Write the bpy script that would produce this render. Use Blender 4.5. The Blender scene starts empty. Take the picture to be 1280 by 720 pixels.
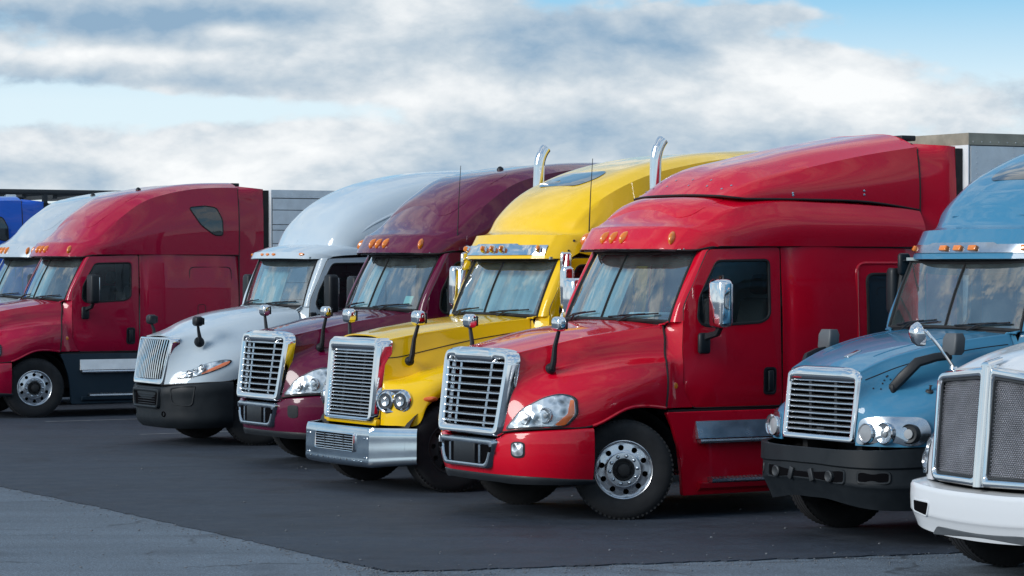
import bpy, bmesh, math, random
import numpy as np
from mathutils import Vector, Matrix
R = math.radians
random.seed(7)
sc = bpy.context.scene
col = sc.collection

# ------------------------------------------------------------------ camera
CAM_H = 2.59
cam_d = bpy.data.cameras.new('camera')
cam = bpy.data.objects.new('camera', cam_d)
col.objects.link(cam)
cam.location = (0, 0, CAM_H)
cam.rotation_euler = (R(90), 0, 0)
cam_d.sensor_width = 36
cam_d.lens = 36 * 3500 / 1280
cam_d.shift_y = -26 / 1280
cam_d.clip_start = 0.5
cam_d.clip_end = 8000
sc.camera = cam

# ------------------------------------------------------------------ light
SUN = Vector((-0.80, -0.42, 0.43)).normalized()      # direction towards the sun
sun_d = bpy.data.lights.new('sun', 'SUN')
sun_d.energy = 1.5
sun_d.angle = R(26)
sun_d.color = (1.0, 0.975, 0.94)
sun = bpy.data.objects.new('sun', sun_d)
col.objects.link(sun)
sun.rotation_euler = SUN.to_track_quat('Z', 'Y').to_euler()
sun.location = (-40, -30, 60)

w = bpy.data.worlds.new('World')
sc.world = w
w.use_nodes = True
NT = w.node_tree
NT.nodes.clear()


def nd(tree, kind, **kw):
    n = tree.nodes.new(kind)
    for k, v in kw.items():
        if k.startswith('in_'):
            key = k[3:]
            key = int(key) if key.isdigit() else key.replace('_', ' ')
            n.inputs[key].default_value = v
        else:
            setattr(n, k, v)
    return n


def mth(tree, op, a, b=None, c=None):
    n = tree.nodes.new('ShaderNodeMath')
    n.operation = op
    for i, v in enumerate((a, b, c)):
        if v is None:
            continue
        if isinstance(v, (int, float)):
            n.inputs[i].default_value = v
        else:
            tree.links.new(v, n.inputs[i])
    return n.outputs[0]


def ramp(tree, fac, stops, interp='LINEAR'):
    n = tree.nodes.new('ShaderNodeValToRGB')
    n.color_ramp.interpolation = interp
    e = n.color_ramp.elements
    while len(e) < len(stops):
        e.new(0.5)
    for i, (p, c) in enumerate(stops):
        e[i].position = p
        e[i].color = c if len(c) == 4 else (*c, 1)
    tree.links.new(fac, n.inputs[0])
    return n.outputs[0]


def mixc(tree, fac, a, b, blend='MIX'):
    n = tree.nodes.new('ShaderNodeMix')
    n.data_type = 'RGBA'
    n.blend_type = blend
    for sock, v in ((n.inputs[0], fac), (n.inputs[6], a), (n.inputs[7], b)):
        if isinstance(v, (int, float)):
            sock.default_value = v
        elif isinstance(v, tuple):
            sock.default_value = v if len(v) == 4 else (*v, 1)
        else:
            tree.links.new(v, sock)
    return n.outputs[2]


def build_sky():
    t = NT
    sky = nd(t, 'ShaderNodeTexSky', sky_type='NISHITA', sun_disc=False)
    sky.sun_elevation = math.asin(SUN.z)
    sky.sun_rotation = math.atan2(SUN.x, SUN.y)
    sky.altitude = 50
    sky.air_density = 1.0
    sky.dust_density = 0.6
    sky.ozone_density = 1.6
    tc = nd(t, 'ShaderNodeTexCoord')
    sep = nd(t, 'ShaderNodeSeparateXYZ')
    t.links.new(tc.outputs['Generated'], sep.inputs[0])
    x, y, z = sep.outputs
    zc = mth(t, 'MAXIMUM', z, 0.0)
    k = mth(t, 'DIVIDE', 1.0, mth(t, 'ADD', zc, 0.55))
    vm = nd(t, 'ShaderNodeVectorMath', operation='SCALE')
    t.links.new(tc.outputs['Generated'], vm.inputs[0])
    t.links.new(k, vm.inputs['Scale'])
    mp = nd(t, 'ShaderNodeMapping')
    mp.inputs['Location'].default_value = (3.1, 1.7, 5.2)
    t.links.new(vm.outputs[0], mp.inputs[0])
    P = mp.outputs[0]

    def noise(scale, detail, rough, dist=0.0, loc=None):
        n = nd(t, 'ShaderNodeTexNoise', in_Scale=scale, in_Detail=detail, in_Roughness=rough, in_Distortion=dist)
        if loc:
            m2 = nd(t, 'ShaderNodeMapping')
            m2.inputs['Location'].default_value = loc
            t.links.new(P, m2.inputs[0])
            t.links.new(m2.outputs[0], n.inputs[0])
        else:
            t.links.new(P, n.inputs[0])
        return n.outputs[0]
    az = mth(t, 'ARCTAN2', x, y)
    el = mth(t, 'ARCSINE', z)

    def blob(a0, e0, wa, we):
        da = mth(t, 'DIVIDE', mth(t, 'SUBTRACT', az, a0), wa)
        de = mth(t, 'DIVIDE', mth(t, 'SUBTRACT', el, e0), we)
        s = mth(t, 'ADD', mth(t, 'MULTIPLY', da, da), mth(t, 'MULTIPLY', de, de))
        return mth(t, 'EXPONENT', mth(t, 'MULTIPLY', s, -1.0))

    def px(cx, cy, wx, wy):
        return blob((cx - 640) / 3500, (334 - cy) / 3500, wx / 3500, wy / 3500)
    base = noise(5.6, 12, 0.58, 0.1)
    fine = noise(30.0, 8, 0.62, 0.15, (4, 2, 1))
    # billows: rounded lumps parted by creases, at two sizes
    def lump(scale, loc):
        v = noise(scale, 2.5, 0.5, 0.0, loc)
        return mth(t, 'ABSOLUTE', mth(t, 'SUBTRACT', mth(t, 'MULTIPLY', v, 2.0), 1.0))
    bil = mth(t, 'ADD', mth(t, 'MULTIPLY', lump(13.0, (1, 7, 3)), 0.62), mth(t, 'MULTIPLY', lump(34.0, (5, 2, 8)), 0.38))
    dens = mth(t, 'ADD', mth(t, 'ADD', mth(t, 'MULTIPLY', base, 0.74), mth(t, 'MULTIPLY', fine, 0.20)), mth(t, 'MULTIPLY', bil, 0.24))
    # where the cloud bank opens or thickens
    for (bx, amp) in ((px(1215, 20, 230, 75), -0.36), (px(1010, 48, 70, 12), -0.10), (px(340, 138, 240, 18), -0.16), (px(110, 130, 130, 12), -0.14),
                      (px(300, 195, 420, 30), 0.16), (px(780, 110, 330, 85), 0.18), (px(1080, 130, 170, 40), 0.14), (px(1230, 170, 90, 30), 0.08),
                      (px(130, 88, 260, 24), 0.14), (px(420, 40, 420, 45), 0.14), (px(935, 20, 75, 9), 0.24), (px(600, 225, 900, 22), 0.14)):
        dens = mth(t, 'ADD', dens, mth(t, 'MULTIPLY', bx, amp))
    cover = ramp(t, dens, [(0.44, (0, 0, 0)), (0.56, (1, 1, 1))], 'EASE')
    # thick bellies of the clouds are blue grey, edges and tops white
    shade = noise(7.0, 12, 0.60, 0.1, (0.3, 0.15, -0.22))
    sh = mth(t, 'ADD', mth(t, 'ADD', mth(t, 'MULTIPLY', shade, 0.95), mth(t, 'MULTIPLY', fine, 0.16)), mth(t, 'SUBTRACT', 0.018, mth(t, 'MULTIPLY', bil, 0.30)))
    for (bx, amp) in ((px(190, 26, 330, 24), 0.21), (px(760, 48, 190, 30), 0.13), (px(110, 106, 240, 12), 0.12),
                      (px(760, 172, 170, 18), 0.10), (px(600, 66, 120, 28), 0.08), (px(868, 62, 34, 16), 0.12),
                      (px(20, 215, 60, 12), 0.10), (px(30, 45, 120, 30), 0.08),
                      (px(300, 190, 320, 26), -0.10), (px(700, 122, 170, 22), -0.10), (px(980, 110, 220, 44), -0.10), (px(285, 40, 45, 11), -0.22), (px(150, 72, 240, 10), -0.12), (px(1220, 170, 90, 30), -0.14)):
        sh = mth(t, 'ADD', sh, mth(t, 'MULTIPLY', bx, amp))
    ccol = ramp(t, sh, [(0.36, (8.5, 8.7, 8.8)), (0.46, (7.1, 7.5, 7.8)), (0.58, (5.0, 5.8, 6.5)), (0.76, (2.5, 3.8, 5.2))], 'LINEAR')
    # clear sky: the physical sky with haze towards the horizon
    hz = ramp(t, zc, [(0.0, (7.2, 8.6, 9.3)), (0.060, (6.7, 8.2, 9.1)), (0.095, (2.7, 5.6, 8.0)), (0.5, (1.5, 3.2, 5.6))])
    clear = mixc(t, 0.12, hz, sky.outputs[0])
    c = mixc(t, cover, clear, ccol)
    bg = nd(t, 'ShaderNodeBackground', in_Strength=0.063)
    out = nd(t, 'ShaderNodeOutputWorld')
    t.links.new(c, bg.inputs[0])
    t.links.new(bg.outputs[0], out.inputs[0])


build_sky()
vs = sc.view_settings
vs.view_transform = 'Standard'
vs.look = 'None'
vs.exposure = 0.85
vs.gamma = 1.0
sc.cycles.max_bounces = 8
sc.cycles.transparent_max_bounces = 12
sc.cycles.caustics_reflective = False
sc.cycles.caustics_refractive = False

# ------------------------------------------------------------------ materials
MATS = {}


def new_mat(name):
    m = bpy.data.materials.new(name)
    m.use_nodes = True
    t = m.node_tree
    b = t.nodes['Principled BSDF']
    MATS[name] = m
    return m, t, b


def paint(name, c, rough=0.28, coat=0.85, flake=0.0, dust=0.5):
    m, t, b = new_mat(name)
    tc = nd(t, 'ShaderNodeTexCoord')
    n1 = nd(t, 'ShaderNodeTexNoise', in_Scale=2.3, in_Detail=8, in_Roughness=0.65)
    n2 = nd(t, 'ShaderNodeTexNoise', in_Scale=40, in_Detail=5, in_Roughness=0.7)
    t.links.new(tc.outputs['Object'], n1.inputs[0])
    t.links.new(tc.outputs['Object'], n2.inputs[0])
    d = mth(t, 'MULTIPLY', n1.outputs[0], n2.outputs[0])
    fac = ramp(t, d, [(0.22, (0, 0, 0)), (0.50, (0.16 * dust,) * 3)])
    dustc = tuple(0.72 * v + 0.28 * g for v, g in zip(c, (0.25, 0.24, 0.23)))
    t.links.new(mixc(t, fac, (*c, 1), (*dustc, 1)), b.inputs['Base Color'])
    rr = ramp(t, n1.outputs[0], [(0.3, (rough * 0.85,) * 3), (0.7, (min(1, rough * 1.25),) * 3)])
    t.links.new(rr, b.inputs['Roughness'])
    b.inputs['Specular IOR Level'].default_value = 0.12
    b.inputs['Coat IOR'].default_value = 1.45
    b.inputs['Coat Weight'].default_value = coat
    cr = ramp(t, n2.outputs[0], [(0.3, (0.012,) * 3), (0.75, (0.035,) * 3)])
    t.links.new(cr, b.inputs['Coat Roughness'])
    b.inputs['Metallic'].default_value = flake
    # long soft waviness of pressed fibreglass panels
    n3 = nd(t, 'ShaderNodeTexNoise', in_Scale=1.6, in_Detail=1.0)
    t.links.new(tc.outputs['Object'], n3.inputs[0])
    bp = nd(t, 'ShaderNodeBump', in_Strength=0.03, in_Distance=0.02)
    t.links.new(n3.outputs[0], bp.inputs['Height'])
    t.links.new(bp.outputs[0], b.inputs['Coat Normal'])
    return m


def plain(name, c, rough=0.5, metal=0.0, coat=0.0, bump=0.0, bscale=60, var=0.12, spec=0.5):
    m, t, b = new_mat(name)
    tc = nd(t, 'ShaderNodeTexCoord')
    n1 = nd(t, 'ShaderNodeTexNoise', in_Scale=6, in_Detail=7, in_Roughness=0.6)
    t.links.new(tc.outputs['Object'], n1.inputs[0])
    lo = tuple(v * (1 - var) for v in c)
    hi = tuple(min(1, v * (1 + var)) for v in c)
    t.links.new(ramp(t, n1.outputs[0], [(0.3, lo), (0.7, hi)]), b.inputs['Base Color'])
    rr = ramp(t, n1.outputs[0], [(0.3, (rough * 0.8,) * 3), (0.7, (min(1, rough * 1.2),) * 3)])
    t.links.new(rr, b.inputs['Roughness'])
    b.inputs['Metallic'].default_value = metal
    b.inputs['Coat Weight'].default_value = coat
    b.inputs['Specular IOR Level'].default_value = spec
    if bump:
        n2 = nd(t, 'ShaderNodeTexNoise', in_Scale=bscale, in_Detail=4)
        t.links.new(tc.outputs['Object'], n2.inputs[0])
        bp = nd(t, 'ShaderNodeBump', in_Strength=bump, in_Distance=0.004)
        t.links.new(n2.outputs[0], bp.inputs['Height'])
        t.links.new(bp.outputs[0], b.inputs['Normal'])
    return m


def glass(name, tint, extra=0.0, rough=0.0, dust=0.02):
    m, t, b = new_mat(name)
    t.nodes.remove(b)
    out = t.nodes['Material Output']
    tr = nd(t, 'ShaderNodeBsdfTransparent')
    tr.inputs[0].default_value = (*tint, 1)
    gl = nd(t, 'ShaderNodeBsdfGlossy', in_Roughness=rough)
    gl.inputs[0].default_value = (1, 1, 1, 1)
    ge = nd(t, 'ShaderNodeNewGeometry')
    dt = nd(t, 'ShaderNodeVectorMath', operation='DOT_PRODUCT')
    t.links.new(ge.outputs['Normal'], dt.inputs[0])
    t.links.new(ge.outputs['Incoming'], dt.inputs[1])
    c1 = mth(t, 'SUBTRACT', 1.0, mth(t, 'ABSOLUTE', dt.outputs['Value']))
    f = mth(t, 'ADD', mth(t, 'MULTIPLY', mth(t, 'POWER', c1, 5.0), 0.94), 0.055 + extra)   # two glass faces
    df = nd(t, 'ShaderNodeBsdfDiffuse')
    df.inputs[0].default_value = (0.48, 0.60, 0.62, 1)
    md = nd(t, 'ShaderNodeMixShader')
    tcg = nd(t, 'ShaderNodeTexCoord')
    ng = nd(t, 'ShaderNodeTexNoise', in_Scale=3.0, in_Detail=6)
    t.links.new(tcg.outputs['Object'], ng.inputs[0])
    t.links.new(ramp(t, ng.outputs[0], [(0.3, (dust * 0.5,) * 3), (0.75, (dust * 1.5,) * 3)]), md.inputs[0])
    t.links.new(tr.outputs[0], md.inputs[1])
    t.links.new(df.outputs[0], md.inputs[2])
    mx = nd(t, 'ShaderNodeMixShader')
    t.links.new(f, mx.inputs[0])
    t.links.new(md.outputs[0], mx.inputs[1])
    t.links.new(gl.outputs[0], mx.inputs[2])
    t.links.new(mx.outputs[0], out.inputs[0])
    return m


paint('paint_red', (0.58, 0.002, 0.020), dust=0.2)
paint('paint_crimson', (0.37, 0.002, 0.032), dust=0.25)
paint('paint_maroon', (0.105, 0.003, 0.030), dust=0.3)
paint('paint_yellow', (0.86, 0.54, 0.004), dust=0.3)
paint('paint_white', (0.46, 0.54, 0.60), rough=0.3)
paint('paint_silver', (0.46, 0.53, 0.58), rough=0.3, flake=0.2)
paint('paint_steel_blue', (0.045, 0.195, 0.33), rough=0.38, coat=0.8, dust=1.3)
paint('paint_bright_white', (0.62, 0.65, 0.68), rough=0.3)
paint('paint_royal_blue', (0.004, 0.10, 0.58))
paint('paint_teal', (0.02, 0.035, 0.05), rough=0.5, coat=0.25)
plain('chrome', (0.80, 0.81, 0.82), 0.07, 1.0, var=0.04)
plain('chrome_dull', (0.50, 0.55, 0.60), 0.22, 1.0, var=0.12)
plain('polished_bumper', (0.58, 0.66, 0.72), 0.12, 1.0, var=0.06)
plain('aluminium', (0.62, 0.64, 0.67), 0.28, 1.0, var=0.10)
plain('slat_metal', (0.60, 0.63, 0.66), 0.26, 0.9, var=0.08)
plain('hub_metal', (0.42, 0.41, 0.39), 0.45, 0.7, var=0.2)
plain('black_plastic', (0.014, 0.017, 0.021), 0.45, bump=0.25, bscale=220, spec=0.3)
plain('bumper_plastic', (0.011, 0.015, 0.019), 0.5, bump=0.2, bscale=260, spec=0.28)
plain('grey_plastic', (0.085, 0.095, 0.105), 0.5, bump=0.2, bscale=200)
plain('rubber', (0.008, 0.009, 0.011), 0.8, bump=0.3, bscale=120)
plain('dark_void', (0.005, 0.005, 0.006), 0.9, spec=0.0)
plain('chassis', (0.014, 0.014, 0.015), 0.7, bump=0.3, bscale=50)
plain('seam', (0.008, 0.006, 0.007), 0.7)
plain('amber', (0.75, 0.20, 0.008), 0.16, coat=1.0, var=0.2)
plain('orange_lens', (0.88, 0.16, 0.012), 0.14, coat=1.0, var=0.25)
m_, t_, b_ = new_mat('lamp_reflector')
tc_ = nd(t_, 'ShaderNodeTexCoord')
vo_ = nd(t_, 'ShaderNodeTexVoronoi', in_Scale=11.0)
t_.links.new(tc_.outputs['Object'], vo_.inputs[0])
n_ = nd(t_, 'ShaderNodeTexNoise', in_Scale=7.0, in_Detail=3)
t_.links.new(tc_.outputs['Object'], n_.inputs[0])
f_ = mth(t_, 'ADD', mth(t_, 'MULTIPLY', vo_.outputs[0], 0.5), mth(t_, 'MULTIPLY', n_.outputs[0], 0.6))
t_.links.new(ramp(t_, f_, [(0.36, (0.10, 0.12, 0.14)), (0.5, (0.42, 0.47, 0.52)), (0.62, (0.75, 0.79, 0.83))]), b_.inputs['Base Color'])  # glints and dark shading of the reflector facets put into the colour
b_.inputs['Metallic'].default_value = 0.45
b_.inputs['Roughness'].default_value = 0.25
bp_ = nd(t_, 'ShaderNodeBump', in_Strength=0.9, in_Distance=0.02)
t_.links.new(vo_.outputs[0], bp_.inputs['Height'])
t_.links.new(bp_.outputs[0], b_.inputs['Normal'])
plain('lamp_bowl', (0.40, 0.43, 0.47), 0.16, 0.8, var=0.1)
plain('lamp_bulb', (0.27, 0.29, 0.31), 0.3, coat=0.5)
plain('headliner', (0.30, 0.36, 0.37), 0.9)
plain('seat_fabric', (0.05, 0.052, 0.055), 0.9, bump=0.4, bscale=160)
plain('seat_red', (0.20, 0.03, 0.03), 0.9)
plain('curtain', (0.40, 0.45, 0.46), 0.85)
plain('cloth_white', (0.55, 0.60, 0.62), 0.9)
plain('trailer_white', (0.74, 0.77, 0.79), 0.4, var=0.08)
plain('trailer_grey', (0.70, 0.74, 0.78), 0.38, var=0.10)
plain('trailer_rail', (0.33, 0.30, 0.24), 0.5, 0.3, var=0.2)
plain('mesh_metal', (0.72, 0.72, 0.76), 0.35, 0.8)
plain('steel_dark', (0.035, 0.04, 0.045), 0.55, 0.4)
plain('paint_line', (0.17, 0.18, 0.195), 0.8, var=0.3)
plain('grit', (0.13, 0.14, 0.155), 0.9, var=0.5)
plain('tank_plate', (0.55, 0.62, 0.70), 0.24, 0.9, var=0.22)
plain('sticker', (0.35, 0.6, 0.5), 0.5)
glass('windshield_glass', (0.62, 0.86, 0.92), 0.17, 0.0, 0.10)
glass('side_glass', (0.42, 0.47, 0.50))
glass('dark_glass', (0.06, 0.07, 0.08))
m_, t_, b_ = new_mat('sky_pane')
b_.inputs['Base Color'].default_value = (.02, .024, .028, 1)
b_.inputs['Roughness'].default_value = .06
b_.inputs['Coat Weight'].default_value = 1.0
glass('lens_glass', (0.95, 0.97, 0.98), 0.0, 0.0, 0.01)


def asphalt(name, dark, light, speck, crack):
    m, t, b = new_mat(name)
    tc = nd(t, 'ShaderNodeTexCoord')
    P = tc.outputs['Object']

    def nz(scale, detail=6, rough=0.6, dist=0.0):
        n = nd(t, 'ShaderNodeTexNoise', in_Scale=scale, in_Detail=detail, in_Roughness=rough, in_Distortion=dist)
        t.links.new(P, n.inputs[0])
        return n.outputs[0]
    big = nz(0.35, 8, 0.62, 0.4)
    mid = nz(3.0, 8, 0.7)
    grain = nz(70, 3, 0.6)
    # long streaks left by traffic along the row
    mps = nd(t, 'ShaderNodeMapping')
    mps.inputs['Rotation'].default_value = (0, 0, R(62))
    mps.inputs['Scale'].default_value = (0.10, 1.5, 1)
    t.links.new(P, mps.inputs[0])
    ns = nd(t, 'ShaderNodeTexNoise', in_Scale=1.0, in_Detail=6, in_Roughness=0.6)
    t.links.new(mps.outputs[0], ns.inputs[0])
    streak = ramp(t, ns.outputs[0], [(0.32, (0.72,) * 3), (0.5, (1.0,) * 3), (0.68, (1.25,) * 3)])
    c = ramp(t, big, [(0.33, dark), (0.68, light)])
    c = mixc(t, 0.55, c, ramp(t, mid, [(0.25, tuple(v * 0.72 for v in dark)), (0.75, tuple(v * 1.18 for v in light))]))
    grain2 = nz(26, 4, 0.75)
    g = ramp(t, mth(t, 'ADD', mth(t, 'MULTIPLY', grain, 0.6), mth(t, 'MULTIPLY', grain2, 0.4)), [(0.36, (0.42,) * 3), (0.50, (1.0,) * 3), (0.62, (1 + speck,) * 3)])
    c = mixc(t, 1.0, c, g, 'MULTIPLY')
    if crack:
        mp = nd(t, 'ShaderNodeMapping')
        nv = nd(t, 'ShaderNodeTexNoise', in_Scale=1.1, in_Detail=6)
        t.links.new(P, nv.inputs[0])
        vm = nd(t, 'ShaderNodeVectorMath', operation='MULTIPLY_ADD')
        t.links.new(nv.outputs[1], vm.inputs[0])
        vm.inputs[1].default_value = (1.6, 1.6, 0)
        t.links.new(P, vm.inputs[2])
        vo = nd(t, 'ShaderNodeTexVoronoi', feature='DISTANCE_TO_EDGE', in_Scale=0.42)
        t.links.new(vm.outputs[0], vo.inputs[0])
        line = ramp(t, vo.outputs[0], [(0.0, (1, 1, 1)), (0.02, (0, 0, 0))])
        gate = ramp(t, nz(0.8, 3), [(0.46, (0, 0, 0)), (0.56, (1, 1, 1))])
        f = mth(t, 'MULTIPLY', mth(t, 'MULTIPLY', line, gate), 0.75)
        c = mixc(t, f, c, (0.012, 0.014, 0.017))
    c = mixc(t, 0.8, c, streak, 'MULTIPLY')
    # oil drips and tyre marks
    stain = ramp(t, nz(0.9, 5, 0.5, 0.6), [(0.57, (1, 1, 1)), (0.68, (0.5, 0.5, 0.53))])
    c = mixc(t, 0.8, c, stain, 'MULTIPLY')
    t.links.new(c, b.inputs['Base Color'])
    rr = ramp(t, mid, [(0.3, (0.62,) * 3), (0.7, (0.86,) * 3)])
    t.links.new(rr, b.inputs['Roughness'])
    bp = nd(t, 'ShaderNodeBump', in_Strength=0.55, in_Distance=0.006)
    t.links.new(mth(t, 'ADD', grain, mth(t, 'MULTIPLY', mid, 0.6)), bp.inputs['Height'])
    t.links.new(bp.outputs[0], b.inputs['Normal'])
    return m


asphalt('asphalt_new', (0.009, 0.015, 0.027), (0.019, 0.030, 0.047), 0.9, False)
asphalt('asphalt_old', (0.062, 0.082, 0.106), (0.100, 0.128, 0.158), 1.2, True)


# ------------------------------------------------------------------ mesh tools
def spl(P, n, sharp=()):
    P = np.asarray(P, float)
    k = P.shape[0]
    d = np.linalg.norm(np.diff(P, axis=0), axis=-1, keepdims=True) + 1e-6
    s = np.diff(P, axis=0) / d
    T = np.zeros_like(P)
    T[0] = s[0]
    T[-1] = s[-1]
    if k > 2:
        T[1:-1] = (s[:-1] * d[1:] + s[1:] * d[:-1]) / (d[:-1] + d[1:])
        T[0] = 1.5 * s[0] - 0.5 * T[1]
        T[-1] = 1.5 * s[-1] - 0.5 * T[-2]
    out = []
    for i in range(k - 1):
        a = s[i] if i in sharp else T[i]
        b = s[i] if (i + 1) in sharp else T[i + 1]
        for j in range(n):
            t = j / n
            t2, t3 = t * t, t ** 3
            out.append((2 * t3 - 3 * t2 + 1) * P[i] + (t3 - 2 * t2 + t) * d[i] * a + (-2 * t3 + 3 * t2) * P[i + 1] + (t3 - t2) * d[i] * b)
    out.append(P[-1])
    return np.array(out)


class Surf:
    """smooth sheet through a net of points, kept so that lamps and seams can be laid on it"""

    def __init__(s, ctrl, nu=6, nv=6, su=(), sv=()):
        c = np.asarray(ctrl, float)
        D = spl(c, nu, su)
        D = np.swapaxes(spl(np.swapaxes(D, 0, 1), nv, sv), 0, 1)
        s.D, s.nu, s.nv = D, nu, nv
        gu = np.gradient(D, axis=0)
        gv = np.gradient(D, axis=1)
        N = np.cross(gu, gv)
        N /= np.linalg.norm(N, axis=-1, keepdims=True) + 1e-9
        if (N * (D - D.reshape(-1, 3).mean(0))).sum() < 0:
            N = -N
        s.N = N

    def at(s, u, v):
        a = min(max(u * s.nu, 0), s.D.shape[0] - 1.001)
        b = min(max(v * s.nv, 0), s.D.shape[1] - 1.001)
        i, j = int(a), int(b)
        f, g = a - i, b - j

        def bl(A):
            return (A[i, j] * (1 - f) + A[i + 1, j] * f) * (1 - g) + (A[i, j + 1] * (1 - f) + A[i + 1, j + 1] * f) * g
        n = bl(s.N)
        return bl(s.D), n / (np.linalg.norm(n) + 1e-9)

    def hit(s, p, axis, sign):
        """point of the sheet under the 2-D point p looked at along one axis; sign picks the side"""
        o = [a for a in (0, 1, 2) if a != axis]
        m = s.N[..., axis] * sign > 0.08
        d2 = (s.D[..., o[0]] - p[0]) ** 2 + (s.D[..., o[1]] - p[1]) ** 2
        d2 = np.where(m, d2, 1e9).ravel()
        idx = np.argpartition(d2, 5)[:5]
        V = s.D.reshape(-1, 3)[idx]
        Nn = s.N.reshape(-1, 3)[idx]
        wgt = 1 / (d2[idx] + 1e-6)
        wgt /= wgt.sum()
        off = -((p[0] - V[:, o[0]]) * Nn[:, o[0]] + (p[1] - V[:, o[1]]) * Nn[:, o[1]]) / np.where(abs(Nn[:, axis]) < 0.15, 0.15 * np.sign(Nn[:, axis] + 1e-9), Nn[:, axis])
        off = np.clip(off, -0.1, 0.1)
        q = np.zeros(3)
        q[o[0]], q[o[1]] = p
        q[axis] = ((V[:, axis] + off) * wgt).sum()
        n = (Nn * wgt[:, None]).sum(0)
        return q, n / (np.linalg.norm(n) + 1e-9)


def mir(half):
    h = np.asarray(half, float)
    m = h[:, -2::-1].copy()
    m[..., 1] *= -1
    return np.concatenate([h, m], axis=1)


def cols(*c):
    """net given column by column"""
    return np.swapaxes(np.asarray(c, float), 0, 1)


def rpoly(pts, r, n=4):
    P = [np.asarray(p, float) for p in pts]
    k = len(P)
    out = []
    for i in range(k):
        a, b, c = P[i - 1], P[i], P[(i + 1) % k]
        rr = r[i] if isinstance(r, (list, tuple)) else r
        la, lc = np.linalg.norm(a - b), np.linalg.norm(c - b)
        rr = min(rr, la * 0.49, lc * 0.49)
        p0 = b + (a - b) / la * rr
        p1 = b + (c - b) / lc * rr
        for j in range(n + 1):
            t = j / n
            out.append((1 - t) ** 2 * p0 + 2 * t * (1 - t) * b + t * t * p1)
    return np.array(out)


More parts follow.
